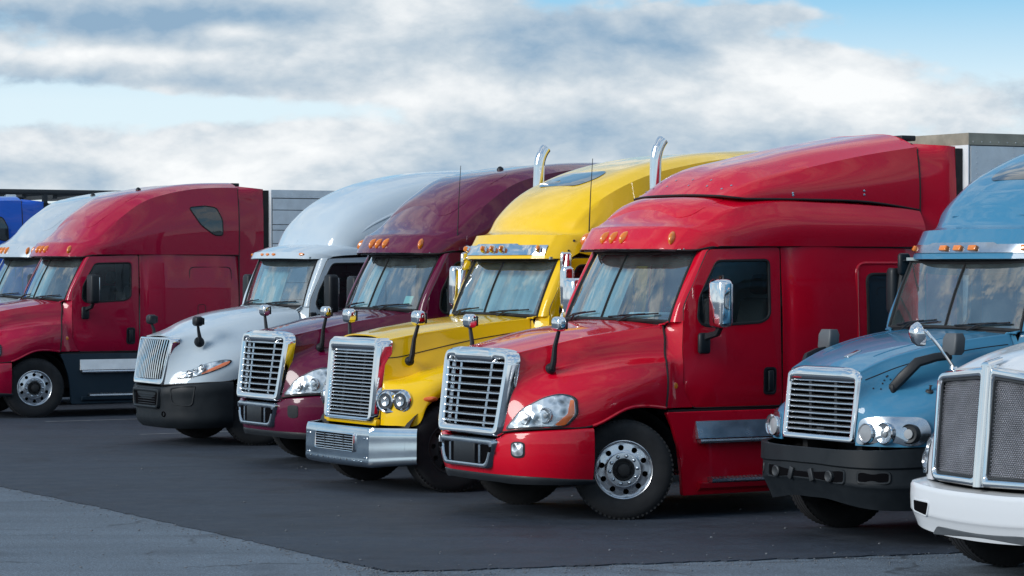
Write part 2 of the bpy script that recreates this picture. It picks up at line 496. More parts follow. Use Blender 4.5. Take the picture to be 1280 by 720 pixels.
class MB:
    def __init__(s):
        s.v = []
        s.f = []

    def grid(s, D, closed_v=False):
        b = len(s.v)
        a, c = D.shape[:2]
        s.v.extend(map(tuple, D.reshape(-1, 3)))
        for i in range(a - 1):
            for j in range(c - 1 if not closed_v else c):
                k = (j + 1) % c
                s.f.append((b + i * c + j, b + i * c + k, b + (i + 1) * c + k, b + (i + 1) * c + j))
        return s

    def sheet(s, sf, thick=0.012):
        D, N = sf.D, sf.N
        I = D - N * thick
        a, c = D.shape[:2]
        b = len(s.v)
        s.v.extend(map(tuple, D.reshape(-1, 3)))
        s.v.extend(map(tuple, I.reshape(-1, 3)))
        o = a * c
        for i in range(a - 1):
            for j in range(c - 1):
                q = (b + i * c + j, b + i * c + j + 1, b + (i + 1) * c + j + 1, b + (i + 1) * c + j)
                s.f.append(q)
                s.f.append(tuple(x + o for x in reversed(q)))
        rim = [i * c for i in range(a)] + [(a - 1) * c + j for j in range(1, c)] + [i * c + c - 1 for i in range(a - 2, -1, -1)] + [j for j in range(c - 2, 0, -1)]
        for i in range(len(rim)):
            p, q = rim[i], rim[(i + 1) % len(rim)]
            s.f.append((b + p, b + q, b + q + o, b + p + o))
        return s

    def rings(s, loops, cap0=False, cap1=False):
        n = len(loops[0])
        b = len(s.v)
        for L in loops:
            s.v.extend(tuple(map(float, p)) for p in L)
        for i in range(len(loops) - 1):
            for j in range(n):
                k = (j + 1) % n
                s.f.append((b + i * n + j, b + i * n + k, b + (i + 1) * n + k, b + (i + 1) * n + j))
        if cap0:
            s.f.append(tuple(b + j for j in reversed(range(n))))
        if cap1:
            o = b + (len(loops) - 1) * n
            s.f.append(tuple(o + j for j in range(n)))
        return s

    def box(s, lo, hi, bev=0.0, M=None):
        lo, hi = np.array(lo, float), np.array(hi, float)
        c, h = (lo + hi) / 2, (hi - lo) / 2
        bev = min(bev, h.min() * 0.9)
        if bev <= 0:
            L = [[(x, y, z) for x, y in ((-1, -1), (1, -1), (1, 1), (-1, 1))] for z in (-1, 1)]
            L = [[c + np.array(p) * h for p in l] for l in L]
        else:
            def rr(hx, hy, r):
                return rpoly([(-hx, -hy), (hx, -hy), (hx, hy), (-hx, hy)], r, 3)
            L = []
            for z, k in ((-h[2], 1.0), (-h[2] + bev * 0.3, 0.35), (-h[2] + bev, 0), (h[2] - bev, 0), (h[2] - bev * 0.3, 0.35), (h[2], 1.0)):
                q = rr(h[0] - bev * k, h[1] - bev * k, max(bev * (1.05 - 0.5 * k), 1e-4))
                L.append([c + np.array((p[0], p[1], z)) for p in q])
        if M is not None:
            L = [[tuple(M @ Vector(p)) for p in l] for l in L]
        return s.rings(L, True, True)

    def tube(s, path, r, n=10, caps=True, flat=1.0):
        P = [Vector(p) for p in path]
        k = len(P)
        rad = r if isinstance(r, (list, tuple)) else [r] * k
        up = None
        L = []
        for i in range(k):
            t = (P[min(i + 1, k - 1)] - P[max(i - 1, 0)]).normalized()
            if up is None:
                up = Vector((0, 0, 1)) if abs(t.z) < 0.9 else Vector((1, 0, 0))
            a = t.cross(up).normalized()
            up = a.cross(t).normalized()
            L.append([tuple(P[i] + (a * math.cos(2 * math.pi * j / n) + up * math.sin(2 * math.pi * j / n) * flat) * rad[i]) for j in range(n)])
        return s.rings(L, caps, caps)

    def loop_tube(s, loop, r, n=6):
        P = [Vector(p) for p in loop]
        k = len(P)
        L = []
        nrm = Vector((0, 0, 0))
        for i in range(k):
            nrm += P[i].cross(P[(i + 1) % k])
        c = sum(P, Vector()) / k
        nrm = Vector((0, 0, 0))
        for i in range(k):
            nrm += (P[i] - c).cross(P[(i + 1) % k] - c)
        nrm.normalize()
        for i in range(k):
            t = (P[(i + 1) % k] - P[i - 1]).normalized()
            a = t.cross(nrm).normalized()
            b = a.cross(t)
            L.append([tuple(P[i] + (a * math.cos(2 * math.pi * j / n) + b * math.sin(2 * math.pi * j / n)) * r) for j in range(n)])
        L.append(L[0])
        return s.rings(L)

    def lathe(s, prof, c, axis, n=32, a0=0.0):
        """prof: (radius, height along axis) pairs"""
        ax = Vector(axis).normalized()
        q = ax.to_track_quat('Z', 'Y')
        X, Y = q @ Vector((1, 0, 0)), q @ Vector((0, 1, 0))
        c = Vector(c)
        L = [[tuple(c + ax * h + (X * math.cos(a0 + 2 * math.pi * j / n) + Y * math.sin(a0 + 2 * math.pi * j / n)) * r) for j in range(n)] for r, h in prof]
        return s.rings(L)

    def build(s, name, mat, parent=None, loc=None, rot=None, angle=38):
        me = bpy.data.meshes.new(name)
        me.from_pydata(s.v, [], s.f)
        me.validate()
        bm = bmesh.new()
        bm.from_mesh(me)
        bmesh.ops.remove_doubles(bm, verts=bm.verts, dist=1e-5)
        bmesh.ops.recalc_face_normals(bm, faces=bm.faces)
        bm.to_mesh(me)
        bm.free()
        me.polygons.foreach_set('use_smooth', [True] * len(me.polygons))
        me.set_sharp_from_angle(angle=R(angle))
        me.materials.append(MATS[mat])
        o = bpy.data.objects.new(name, me)
        col.objects.link(o)
        if parent is not None:
            o.parent = parent
        if loc is not None:
            o.location = loc
        if rot is not None:
            o.rotation_euler = rot
        return o


def link_copy(o, parent, loc=None, rot=None):
    c = o.copy()
    col.objects.link(c)
    c.parent = parent
    if loc is not None:
        c.location = loc
    if rot is not None:
        c.rotation_euler = rot
    return c


def tag(o, label, cat, group=None):
    o['label'] = label
    o['category'] = cat
    if group:
        o['group'] = group
    return o


def root(name, loc, rz):
    o = bpy.data.objects.new(name, None)
    o.empty_display_size = 0.5
    col.objects.link(o)
    o.location = loc
    o.rotation_euler = (0, 0, rz)
    return o


def patch_uv(sf, loop, off=0.006, dome=0.0, nr=4, mb=None, inset=0.0):
    """raised pad on a sheet; loop in net units"""
    L = np.asarray(loop, float)
    c = L.mean(0)
    mb = mb or MB()
    out = []
    p = []
    for q in L:
        a, n = sf.at(*q)
        p.append(a - n * 0.01)
    out.append(p)
    for k in range(nr + 1):
        r = 1 - k / nr * 0.999
        h = off + dome * (1 - r * r) if k else off
        p = []
        for q in L:
            uv = c + (q - c) * r
            a, n = sf.at(*uv)
            p.append(a + n * h)
        out.append(p)
    return mb.rings(out)


def patch_2d(sf, loop, axis, sign, off=0.006, dome=0.0, nr=4, mb=None):
    L = np.asarray(loop, float)
    c = L.mean(0)
    mb = mb or MB()
    out = [[]]
    for q in L:
        a, n = sf.hit(q, axis, sign)
        out[0].append(a - n * 0.01)
    for k in range(nr + 1):
        r = 1 - k / nr * 0.999
        h = off + dome * (1 - r * r)
        p = []
        for q in L:
            a, n = sf.hit(c + (q - c) * r, axis, sign)
            p.append(a + n * h)
        out.append(p)
    return mb.rings(out)


def seam_uv(sf, path, r=0.006, mb=None):
    mb = mb or MB()
    pts = []
    for q in path:
        a, n = sf.at(*q)
        pts.append(a)
    return mb.tube(pts, r, 6)


def ell(cy, cz, ry, rz, n=20):
    return [(cy + ry * math.cos(2 * math.pi * i / n), cz + rz * math.sin(2 * math.pi * i / n)) for i in range(n)]


def frame_at(p, n):
    """matrix whose z axis is n"""
    q = Vector(n).to_track_quat('Z', 'Y')
    return Matrix.Translation(Vector(p)) @ q.to_matrix().to_4x4()


# ------------------------------------------------------------------ ground
def ground_px(px, py):
    Y = 3500 * CAM_H / (py - 334)
    return ((px - 640) * Y / 3500, Y)


def struct(o):
    o['kind'] = 'structure'
    return o


g = MB()
n = 24
xs = np.linspace(-1, 1, n)
g.grid(np.array([[(3000 * a * abs(a), 1500 + 3000 * b * abs(b), 0.0) for a in xs] for b in xs]))
struct(g.build('ground', 'asphalt_old'))
# the darker, newer asphalt of the parking lot, laid on the old surface
edge = [(-60.0, 57.0)]
key = [(0, 608.5), (120, 634), (300, 674), (420, 701), (470, 712), (490, 715.5), (560, 714), (760, 707), (1000, 699), (1280, 689)]
kp = [np.array(ground_px(*k)) for k in key]
a, b = kp[0], kp[1]
edge_pts = [a - (b - a) / np.linalg.norm(b - a) * 70]
rng = random.Random(3)
for i in range(len(kp) - 1):
    nseg = 26
    for j in range(nseg):
        t = j / nseg
        q = kp[i] * (1 - t) + kp[i + 1] * t
        wob = .05 * math.sin(i * 9.1 + j * .55) + .03 * math.sin(j * 1.7 + i)
        edge_pts.append(q + np.array((rng.uniform(-.02, .02), rng.uniform(-.035, .035) + wob * .35)))
edge_pts.append(kp[-1])
edge_pts.append(kp[-1] + (kp[-1] - kp[-2]) / np.linalg.norm(kp[-1] - kp[-2]) * 90)
L0 = [(p[0], p[1], 0.012) for p in edge_pts] + [(140, 160, 0.012), (-160, 160, 0.012)]
lot = MB()
bL = [(p[0], p[1], 0.0005) for p in L0]
lot.rings([bL, L0], False, True)
struct(lot.build('parking_lot', 'asphalt_new', angle=10))

# grit and small stones lying about, thicker along the torn edge of the new asphalt
m = MB()
rng = random.Random(11)


def pebble(x, y, z, r):
    L = []
    n = 5
    ph = rng.uniform(0, 6)
    for h, k in ((0, .8), (.5, 1.0), (1.0, .45)):
        L.append([(x + r * k * rng.uniform(.75, 1.2) * math.cos(ph + 2 * math.pi * q / n), y + r * k * rng.uniform(.75, 1.2) * math.sin(ph + 2 * math.pi * q / n), z + h * r * .8) for q in range(n)])
    m.rings(L, False, True)


for i in range(380):
    Y = 24 + 40 * rng.random() ** 1.6
    X = rng.uniform(-.2, .2) * Y
    pebble(X, Y, 0.011, rng.choice((.006, .007, .008, .010, .016)))
for p in edge_pts[1:-2]:
    for k in range(4):
        pebble(p[0] + rng.gauss(0, .12), p[1] + rng.gauss(-.1, .25), 0.0, rng.uniform(.005, .012))
st = m.build('loose_grit', 'grit')
st['kind'] = 'stuff'
st['label'] = 'pale grit and small stones scattered over the asphalt'
st['category'] = 'grit'

YAW = R(30)
cY, sY = math.cos(YAW), math.sin(YAW)


def lot_point(lat, lon):
    """lot grid: lat across the row of bays, lon along the trucks"""
    return (lat * sY + lon * cY, -lat * cY + lon * sY)


for i, lat in enumerate((-40.2, -44.3)):
    m = MB()
    n = 40
    D = []
    rr = random.Random(i)
    for j in range(n + 1):
        lon = 16.6 + 12 * j / n
        e1, e2 = rr.uniform(-.012, .012), rr.uniform(-.012, .012)
        p, q = lot_point(lat - 0.05 + e1, lon), lot_point(lat + 0.05 + e2, lon)
        D.append([(p[0], p[1], 0.0165), (q[0], q[1], 0.0165)])
    struct(m.grid(np.array(D)).build('bay_line', 'paint_line'))


# ------------------------------------------------------------------ shared truck pieces
def make_wheel_meshes():
    """tyre, rim and hub of a truck wheel; axis along -y, outer face towards -y"""
    t = MB()
    prof = [(.285, -.10), (.30, -.125), (.36, -.145), (.43, -.147), (.475, -.138), (.495, -.122), (.508, -.112)]
    w = -.112
    for k in range(4):
        w2 = w + .047
        prof += [(.510, w), (.511, w2), (.499, w2 + .002), (.499, w2 + .010)]
        w = w2 + .012
    prof += [(.510, w), (.508, .122), (.475, .138), (.36, .147), (.285, .10)]
    t.lathe([(r, -h) for r, h in prof], (0, 0, 0), (0, -1, 0), 64)
    # shoulder lugs of the tread
    for k in range(64):
        a = 2 * math.pi * k / 64
        M = Matrix.Rotation(a, 4, 'Y')
        for sy in (-1, 1):
            t.box((-.011, sy * .118 - .012, .492), (.011, sy * .118 + .012, .5125), 0, M)
    tyre = t.build('tyre', 'rubber')
    rim = MB()
    # outer bead and dish
    rim.lathe([(.285, .10), (.300, .118), (.303, .128), (.296, .132), (.286, .126), (.279, .108), (.270, .086)], (0, 0, 0), (0, -1, 0), 60)
    rim.lathe([(.180, .100), (.172, .108), (.150, .110), (.118, .110), (.108, .100)], (0, 0, 0), (0, -1, 0), 60)
    rim.lathe([(.27, .086), (.275, .02), (.285, -.10)], (0, 0, 0), (0, -1, 0), 40)

    def hh(r):
        return .086 + (.27 - r) / (.27 - .18) * .014
    for k in range(10):
        a0 = 2 * math.pi * k / 10
        da = 2 * math.pi / 10 / 6
        out = []
        for j in range(7):
            out.append((.27, a0 + (j - 3) * da))
        out.append((.225, a0 + 3 * da))
        for j in range(7):
            out.append((.18, a0 + (3 - j) * da))
        out.append((.225, a0 - 3 * da))
        o3 = [np.array((r * math.cos(a), -hh(r), r * math.sin(a))) for r, a in out]
        cc = np.array((.226 * math.cos(a0), 0, .226 * math.sin(a0)))
        i3 = []
        for p in o3:
            d = p - cc
            d[1] = 0
            d /= np.linalg.norm(d)
            q = cc + d * .030
            i3.append(np.array((q[0], -hh(.226) - .001, q[2])))
        b3 = [q + np.array((0, .045, 0)) for q in i3]
        rim.rings([o3, i3, b3])
    rim_o = rim.build('rim', 'aluminium')
    hub = MB()
    for k in range(10):
        a = 2 * math.pi * (k + .5) / 10
        hub.lathe([(.0215, .104), (.0215, .122), (.017, .127), (.015, .146), (.010, .150), (0, .151)], (.143 * math.cos(a), 0, .143 * math.sin(a)), (0, -1, 0), 6)
    hub_o = hub.build('lug_nuts', 'chrome_dull')
    hub_o['kind'] = 'stuff'
    cap = MB()
    cap.lathe([(.110, .098), (.104, .106), (.092, .104), (.086, .092), (.072, .094), (.066, .135), (.060, .155), (.04, .163), (0, .164)], (0, 0, 0), (0, -1, 0), 30)
    for k in range(8):
        a = 2 * math.pi * k / 8
        cap.lathe([(.010, .092), (.010, .118), (0, .12)], (.083 * math.cos(a), 0, .073 * math.sin(a)), (0, -1, 0), 6)
    cap_o = cap.build('hub_cap', 'chassis')
    void = MB().lathe([(.265, .03), (.05, .035), (0, .035)], (0, 0, 0), (0, -1, 0), 30).build('brake_drum', 'dark_void')
    return [tyre, rim_o, hub_o, cap_o, void]


WHEEL = make_wheel_meshes()
WHEEL_USED = [False]


def add_wheel(T, x, y, steer=0.0, spin=0.0, far=False, rim=None):
    """wheel > tyre, rim, hub; the tyre mesh is the wheel's body"""
    flip = math.pi if far else 0.0
    rot = (0, 0, flip + steer)
    ty = link_copy(WHEEL[0], T, (x, y, .51), rot)
    ty.name = 'wheel'
    for p in WHEEL[1:]:
        c = link_copy(p, ty, (0, 0, 0), (0, spin, 0))
        if rim:
            c.material_slots[0].link = 'OBJECT'
            c.material_slots[0].material = MATS[rim]
    return ty


def chassis(T, x0, x1, axle=1.27, rear=(6.35, 7.65)):
    for s in (-1, 1):
        MB().box((x0, s * .43 - .04, .72), (x1, s * .43 + .04, .98), .01).build('frame_rail', 'chassis', T)
    MB().tube([(axle, -.95, .5), (axle, -.5, .46), (axle, .5, .46), (axle, .95, .5)], .07, 8).build('axle', 'chassis', T)
    # underbelly: engine sump and gearbox
    MB().box((axle - .55, -.38, .42), (axle + 1.6, .38, 1.2), .08).build('engine', 'chassis', T)
    for x in rear:
        MB().tube([(x, -.9, .51), (x, .9, .51)], .09, 8).build('axle', 'chassis', T)
        for s in (-1, 1):
            for k in (0, 1):
                add_wheel(T, x, s * (1.08 - .34 * k), 0, .3 * x, s > 0)


def wheel_well(T, x=1.27, r=.66):
    for s in (-1, 1):
        n = 18
        D = []
        for i in range(n + 1):
            a = math.pi * i / n
            px, pz = x - r * math.cos(a), .50 + (r - .02) * math.sin(a)
            D.append([(px, s * .62, pz), (px, s * 1.14, pz)])
        MB().grid(np.array(D)).build('wheel_well', 'chassis', T)
        MB().box((x - r - .1, s * .60 - .01, .55), (x + r, s * .60 + .01, 1.2)).build('inner_fender', 'chassis', T)


def marker_light(T, sf, y, z, k, long=True, ax=0, sign=-1):
    p, nrm = sf.hit((y, z), ax, sign)
    M = frame_at(p, nrm)
    m = MB()
    L = []
    # teardrop lens leaning with the roof
    for h, s in ((-.012, 1.12), (.004, 1.12), (.012, 1.0), (.03, .8), (.042, .45), (.046, .01)):
        L.append([tuple(M @ Vector((s * .034 * math.cos(a), s * .072 * math.sin(a) - (.01 * h / .04), h))) for a in np.linspace(0, 2 * math.pi, 18, endpoint=False)])
    m.rings(L, True, True)
    return m.build('marker_light', 'amber', T)


def windshield(T, P, split=True, wiper=True, band=True, visor_mat='dark_void'):
    """P: base/top centre and corner x, z and half widths; returns the glass sheet"""
    rows = []
    for t in (0, .5, 1):
        xc = P['bx'] * (1 - t) + P['tx'] * t - .015 * (1 - (2 * t - 1) ** 2)
        xk = P['bxk'] * (1 - t) + P['txk'] * t - .015 * (1 - (2 * t - 1) ** 2)
        zc = P['bz'] * (1 - t) + P['tz'] * t
        hw = P['bw'] * (1 - t) + P['tw'] * t
        r = []
        for q in (-1, -.86, -.62, -.32, 0, .32, .62, .86, 1):
            f = abs(q) ** 2.3
            r.append((xc + (xk - xc) * f, q * hw, zc - .018 * f * (1 - 2 * t)))
        rows.append(r)
    sf = Surf(np.array(rows), 6, 5)
    g = MB().grid(sf.D).build('windshield', 'windshield_glass', T)
    # rubber gasket around the glass
    D = sf.D
    loop = list(D[0]) + list(D[1:, -1]) + list(D[-1, ::-1][1:]) + list(D[::-1, 0][1:-1])
    MB().loop_tube(loop, .022, 6).build('gasket', 'rubber', g)
    if split:
        pts = [sf.at(2 * t, 4)[0] + np.array((-.004, 0, 0)) for t in np.linspace(0, 1, 8)]
        MB().tube(pts, .013, 6).build('divider', 'rubber', g)
    if band:
        # dark sun shade along the top of the glass, inside
        B = []
        for i, v in enumerate(np.linspace(.15, 7.85, 40)):
            dep = .40 - .26 * abs((v - 4) / 4) ** 3
            B.append([sf.at(2.0 - dep * k, v)[0] + np.array((.03, 0, 0)) for k in (0, .5, 1)])
        MB().grid(np.array(B)).build('sun_shade', visor_mat, g)
    if wiper:
        for y0, y1 in ((-.30, -.86), (.52, .02)):
            a, _ = sf.at(.02, 4 + 4 * y0 / P['bw'])
            # arm from the cowl to the blade
            def on(y, t, o):
                v = 4 + 4 * np.sign(y) * min(1, abs(y) / P['bw'])
                p, nn = sf.at(t, v)
                nn = nn if nn[0] < 0 else -nn
                return p + nn * o
            base = on(y0, .0, .03) + np.array((-.03, 0, -.03))
            tip = on((y0 + y1) / 2 + .05, .14, .045)
            m = MB().tube([base, base * .5 + tip * .5 + np.array((-.02, 0, .012)), tip], [.012, .009, .007], 6)
            w1 = [on(y0 + (y1 - y0) * k + .08, .06 + .13 * k, .03) for k in np.linspace(-.15, 1, 9)]
            m.tube(w1, .010, 6)
            m.tube([p + np.array((-.015, 0, .006)) for p in w1[2:7]], .007, 5)
            m.build('wiper', 'black_plastic', T)
    return sf, g


def interior(T, P, xr, seat='seat_fabric', curtain=None, wheel=True, papers=False):
    bx, bz = P['bxk'], P['bz']
    # dashboard
    D = []
    for y in np.linspace(-1.0, 1.0, 13):
        f = (y / 1.0) ** 2 * (P['bxk'] - P['bx'])
        D.append([(P['bx'] + .04 + f, y, bz - .04), (P['bx'] + .25 + f * .6, y, bz + .02), (P['bx'] + .5 + f * .3, y, bz - .02), (P['bx'] + .62, y, bz - .14), (P['bx'] + .6, y, bz - .7)])
    MB().grid(np.array(D)).build('dashboard', 'grey_plastic', T)
    # floor and lining
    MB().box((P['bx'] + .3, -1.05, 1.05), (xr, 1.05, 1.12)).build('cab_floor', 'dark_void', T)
    MB().box((P['tx'] + .05, -1.0, P['tz'] + .02), (xr, 1.0, P['tz'] + .05)).build('headliner', 'headliner', T)
    MB().box((xr - .02, -1.1, 1.1), (xr + .02, 1.1, P['tz'] + .05)).build('rear_lining', 'headliner', T)
    for s in (-1, 1):
        x = P['bx'] + 1.05
        m = MB()
        m.box((x - .05, s * .55 - .26, 1.45), (x + .48, s * .55 + .26, 1.62), .06)
        Mr = Matrix.Translation((x + .46, s * .55, 1.6)) @ Matrix.Rotation(R(12), 4, 'Y')
        m.box((-.08, -.25, 0), (.07, .25, .66), .06, Mr)
        m.box((-.06, -.14, .70), (.05, .14, .92), .05, Mr)
        m.build('seat', seat, T)
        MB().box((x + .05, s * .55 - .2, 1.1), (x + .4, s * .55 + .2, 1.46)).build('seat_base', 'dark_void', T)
    if wheel:
        c = Vector((P['bx'] + .70, -.55, bz - .02))
        nrm = Vector((.62, 0, .78))
        q = nrm.to_track_quat('Z', 'Y')
        m = MB()
        m.loop_tube([tuple(c + q @ Vector((.225 * math.cos(a), .225 * math.sin(a), 0))) for a in np.linspace(0, 2 * math.pi, 28, endpoint=False)], .016, 8)
        for a in (0, 2.1, 4.2):
            m.tube([tuple(c - nrm * .03), tuple(c + q @ Vector((.22 * math.cos(a), .22 * math.sin(a), 0)))], .013, 6)
        m.tube([tuple(c), tuple(c - nrm * .35)], .035, 8)
        m.build('steering_wheel', 'black_plastic', T)
    if curtain is not None:
        # pleated curtain drawn across behind the glass, from y0 to y1
        y0, y1, back = curtain
        D = []
        n = int(abs(y1 - y0) / .012)
        for i in range(n + 1):
            y = y0 + (y1 - y0) * i / n
            f = min(1, abs(y / P['bw'])) ** 2.3
            xb = P['bx'] + (P['bxk'] - P['bx']) * f + back
            xt = P['tx'] + (P['txk'] - P['tx']) * f + back
            wv = .022 * math.sin(i * 12 * 2 * math.pi / 130 * 1.0) + .012 * math.sin(i * .37 + 1)
            D.append([(xb + wv * 1.2, y, bz - .02), ((xb + xt) / 2 + wv, y, (bz + P['tz']) / 2), (xt + wv * .7, y, P['tz'] - .02)])
        MB().grid(np.array(D)).build('curtain', 'curtain', T)
    if papers:
        m = MB().box((P['bx'] + .26, -.62, bz + .02), (P['bx'] + .52, -.12, bz + .07), .02)
        m.build('folded_cloth', 'cloth_white', T)


def ysd(x, z, w=1.20, xd=2.6):
    """half width of the cab side at a place: tumblehome above, tuck below, tapered to the front"""
    return w - .055 * max(0, (z - 1.95) / .8) ** 1.5 - .03 * max(0, (1.5 - z) / .5) ** 2 - .06 * max(0, (xd - x) / .7) ** 2


def side_panel(loop, y_of, s, mb=None, thick=.02):
    pass


def door(T, paint_mat, outer, win, s, y_of, handle=None, glass_mat='side_glass', ro=.05, rw=.06, seal='rubber', blackframe=False):
    """door with a real window opening: ring of panel between outline and window, pane inside"""
    O = rpoly(outer, ro, 5)
    W = rpoly(win, rw, 5)
    m = MB()

    def p3(q, off):
        return (q[0], s * (y_of(q[0], q[1]) + off), q[1])
    loops = [[p3(q, -.04) for q in O], [p3(q, -.004) for q in O]]
    for t in (.03, .2, .4, .6, .8, .95):
        loops.append([p3(o * (1 - t) + wq * t, .004 if t < .9 else .006) for o, wq in zip(O, W)])
    loops.append([p3(q, .002) for q in W])
    loops.append([p3(q, -.03) for q in W])
    m.rings(loops)
    d = m.build('door', paint_mat, T)
    MB().rings([[p3(o * (1 - t) + wq * t, -.045) for o, wq in zip(O, W)] for t in (.01, .5, .97)]).build('door_trim', 'grey_plastic', d)
    MB().loop_tube([p3(q, -.004) for q in W], .017, 6).build('window_seal', seal, d)
    c = W.mean(0)
    g = MB()
    L = [[p3(c + (q - c) * r, -.012) for q in W] for r in (1, .75, .5, .25, .001)]
    g.rings(L)
    pane = g.build('window', glass_mat, d)
    MB().loop_tube([p3(q, -.006) for q in O], .008, 5).build('door_seal', 'seam', d)
    if handle:
        hx, hz = handle
        h = MB()
        lp = rpoly([(hx - .08, hz - .145), (hx + .08, hz - .145), (hx + .08, hz + .145), (hx - .08, hz + .145)], .05, 5)
        cc = lp.mean(0)
        h.rings([[p3(cc + (q - cc) * r, o) for q in lp] for r, o in ((1, .0), (1, .012), (.86, .014), (.8, .006), (.001, .004))])
        hd = h.build('door_handle', 'black_plastic', d)
        MB().box((hx - .035, min(s * (y_of(hx, hz) + .012), s * (y_of(hx, hz) + .04)), hz - .11), (hx + .03, max(s * (y_of(hx, hz) + .012), s * (y_of(hx, hz) + .04)), hz + .11), .012).build('grip', 'black_plastic', hd)
    return d


def ruled(curves, name, mat, T, nu=4, nv=4, thick=.012, su=(), sv=()):
    sf = Surf(np.asarray(curves, float), nu, nv, su, sv)
    return MB().sheet(sf, thick).build(name, mat, T), sf


def mirror_head(T, x, y, z, w, h, mat, arm_to, s, arm_mat='black_plastic', depth=.16):
    """door mirror: shell, glass at the back, arm to the door"""
    m = MB()
    lp = [(x - depth / 2, y - w / 2), (x + depth / 2, y - w / 2), (x + depth / 2, y + w / 2), (x - depth / 2, y + w / 2)]
    L = []
    for zz, k in ((z - h / 2, .70), (z - h / 2 + .02, .92), (z - h / 2 + .05, 1), (z, 1.02), (z + h / 2 - .05, 1), (z + h / 2 - .02, .92), (z + h / 2, .72)):
        q = rpoly([((px_ - x) * k + x, (py_ - y) * k + y) for px_, py_ in lp], .05, 4)
        L.append([(a[0], a[1], zz) for a in q])
    m.rings(L, True, True)
    o = m.build('mirror', mat, T)
    MB().box((x + depth / 2 - .004, y - w / 2 + .03, z - h / 2 + .05), (x + depth / 2 + .008, y + w / 2 - .03, z + h / 2 - .05), .004).build('mirror_glass', 'chrome', o)
    a = MB()
    ax, ay, az = arm_to
    a.tube([(x, y, z - h / 2 + .02), (x, y * .75 + ay * .25, z - h / 2 - .06), (ax + .02, ay * .8 + y * .2, az + .06), (ax, ay, az)], [.035, .035, .04, .05], 8)
    a.box((ax - .07, min(ay, ay + s * .06), az - .12), (ax + .07, max(ay, ay + s * .06), az + .1), .03)
    a.build('mirror_arm', arm_mat, o)
    return o


def hood_mirror(T, base, head, mat, size=(.11, .17, .15), foot=.05, arm='black_plastic'):
    b, h = Vector(base), Vector(head)
    m = MB()
    m.lathe([(foot * 1.1, -.02), (foot * 1.1, .012), (foot * .8, .03), (0, .034)], b, (0.1, math.copysign(1, b.y), .25), 16)
    mid = b * .5 + h * .5
    m.tube([b + Vector((0, math.copysign(.02, b.y), 0)), b * .85 + h * .15 + Vector((0, math.copysign(.03, b.y), 0)), mid, h - Vector((0, 0, size[2] * .4))], [.036, .032, .025, .02], 8)
    a = m.build('hood_mirror', arm, T)
    sx, sy, sz = size
    L = []
    for t, k in ((-.5, .55), (-.42, .85), (-.25, 1.0), (.2, 1.0), (.4, .88), (.5, .6)):
        q = rpoly([(-sx / 2 * k, -sy / 2 * k), (sx / 2 * k, -sy / 2 * k * .92), (sx / 2 * k, sy / 2 * k * .92), (-sx / 2 * k, sy / 2 * k)], sx * .35, 4)
        L.append([(h.x + p[0], h.y + p[1], h.z + t * sz) for p in q])
    sh = MB().rings(L, True, True).build('shell', mat, a)
    MB().box((h.x + sx / 2 - .012, h.y - sy * .42, h.z - sz * .36), (h.x + sx / 2 + .010, h.y + sy * .42, h.z + sz * .36), .008).build('mirror_glass', 'black_plastic', a)
    return a


def antenna(T, p, h):
    MB().tube([p, (p[0] + .02, p[1], p[2] + h * .5), (p[0] + .05, p[1], p[2] + h)], [.008, .006, .004], 5).build('antenna', 'black_plastic', T)


def stack(T, x, y, z0, z1, r=.065):
    pts = [(x, y, z0), (x, y, z1 - .26), (x + .005, y, z1 - .18), (x + .03, y, z1 - .09), (x + .075, y, z1 - .01), (x + .10, y, z1 + .02)]
    o = MB().tube(spl(np.array(pts), 5), r, 20, caps=False).build('exhaust_stack', 'chrome', T)
    MB().tube(spl(np.array(pts), 5)[-8:], r * .93, 16, caps=False).build('pipe_bore', 'dark_void', o)


def grille_frame(T, outer, inner, xf, mat, depth=.12, proud=.014, ro=.06, ri=.03, n=5, lip=.06):
    O = rpoly(outer, ro, n)
    I = rpoly(inner, ri, n)
    L = []

    def p3(q, dx):
        return (xf(q[0], q[1]) + dx, q[0], q[1])
    L.append([p3(q, depth) for q in O])
    L.append([p3(q, .012) for q in O])
    for t, dx in ((.06, .002), (.18, -proud * .8), (.5, -proud), (.8, -proud * .7), (.93, 0)):
        L.append([p3(o * (1 - t) + i * t, dx) for o, i in zip(O, I)])
    L.append([p3(q, .012) for q in I])
    L.append([p3(q, lip) for q in I])
    return MB().rings(L).build('grille', mat, T)


def hslat(par, y0, y1, z, xf, dx, h=.020, d=.045, mat='slat_metal', tilt=.3, name='slat', n=9):
    L = []
    for y in np.linspace(y0, y1, n):
        x = xf(y, z) + dx
        L.append([(x + .001, y, z - h * .45), (x - .004, y, z - h * .2), (x - .002, y, z + h * .2), (x + .006, y, z + h * .42), (x + d * .4, y, z + h * .6), (x + d, y, z + h * .5 + tilt * d * .4), (x + d, y, z - h * .4)])
    return MB().rings(L, True, True).build(name, mat, par)


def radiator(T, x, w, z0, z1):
    MB().box((x, -w, z0), (x + .05, w, z1)).build('radiator', 'dark_void', T)


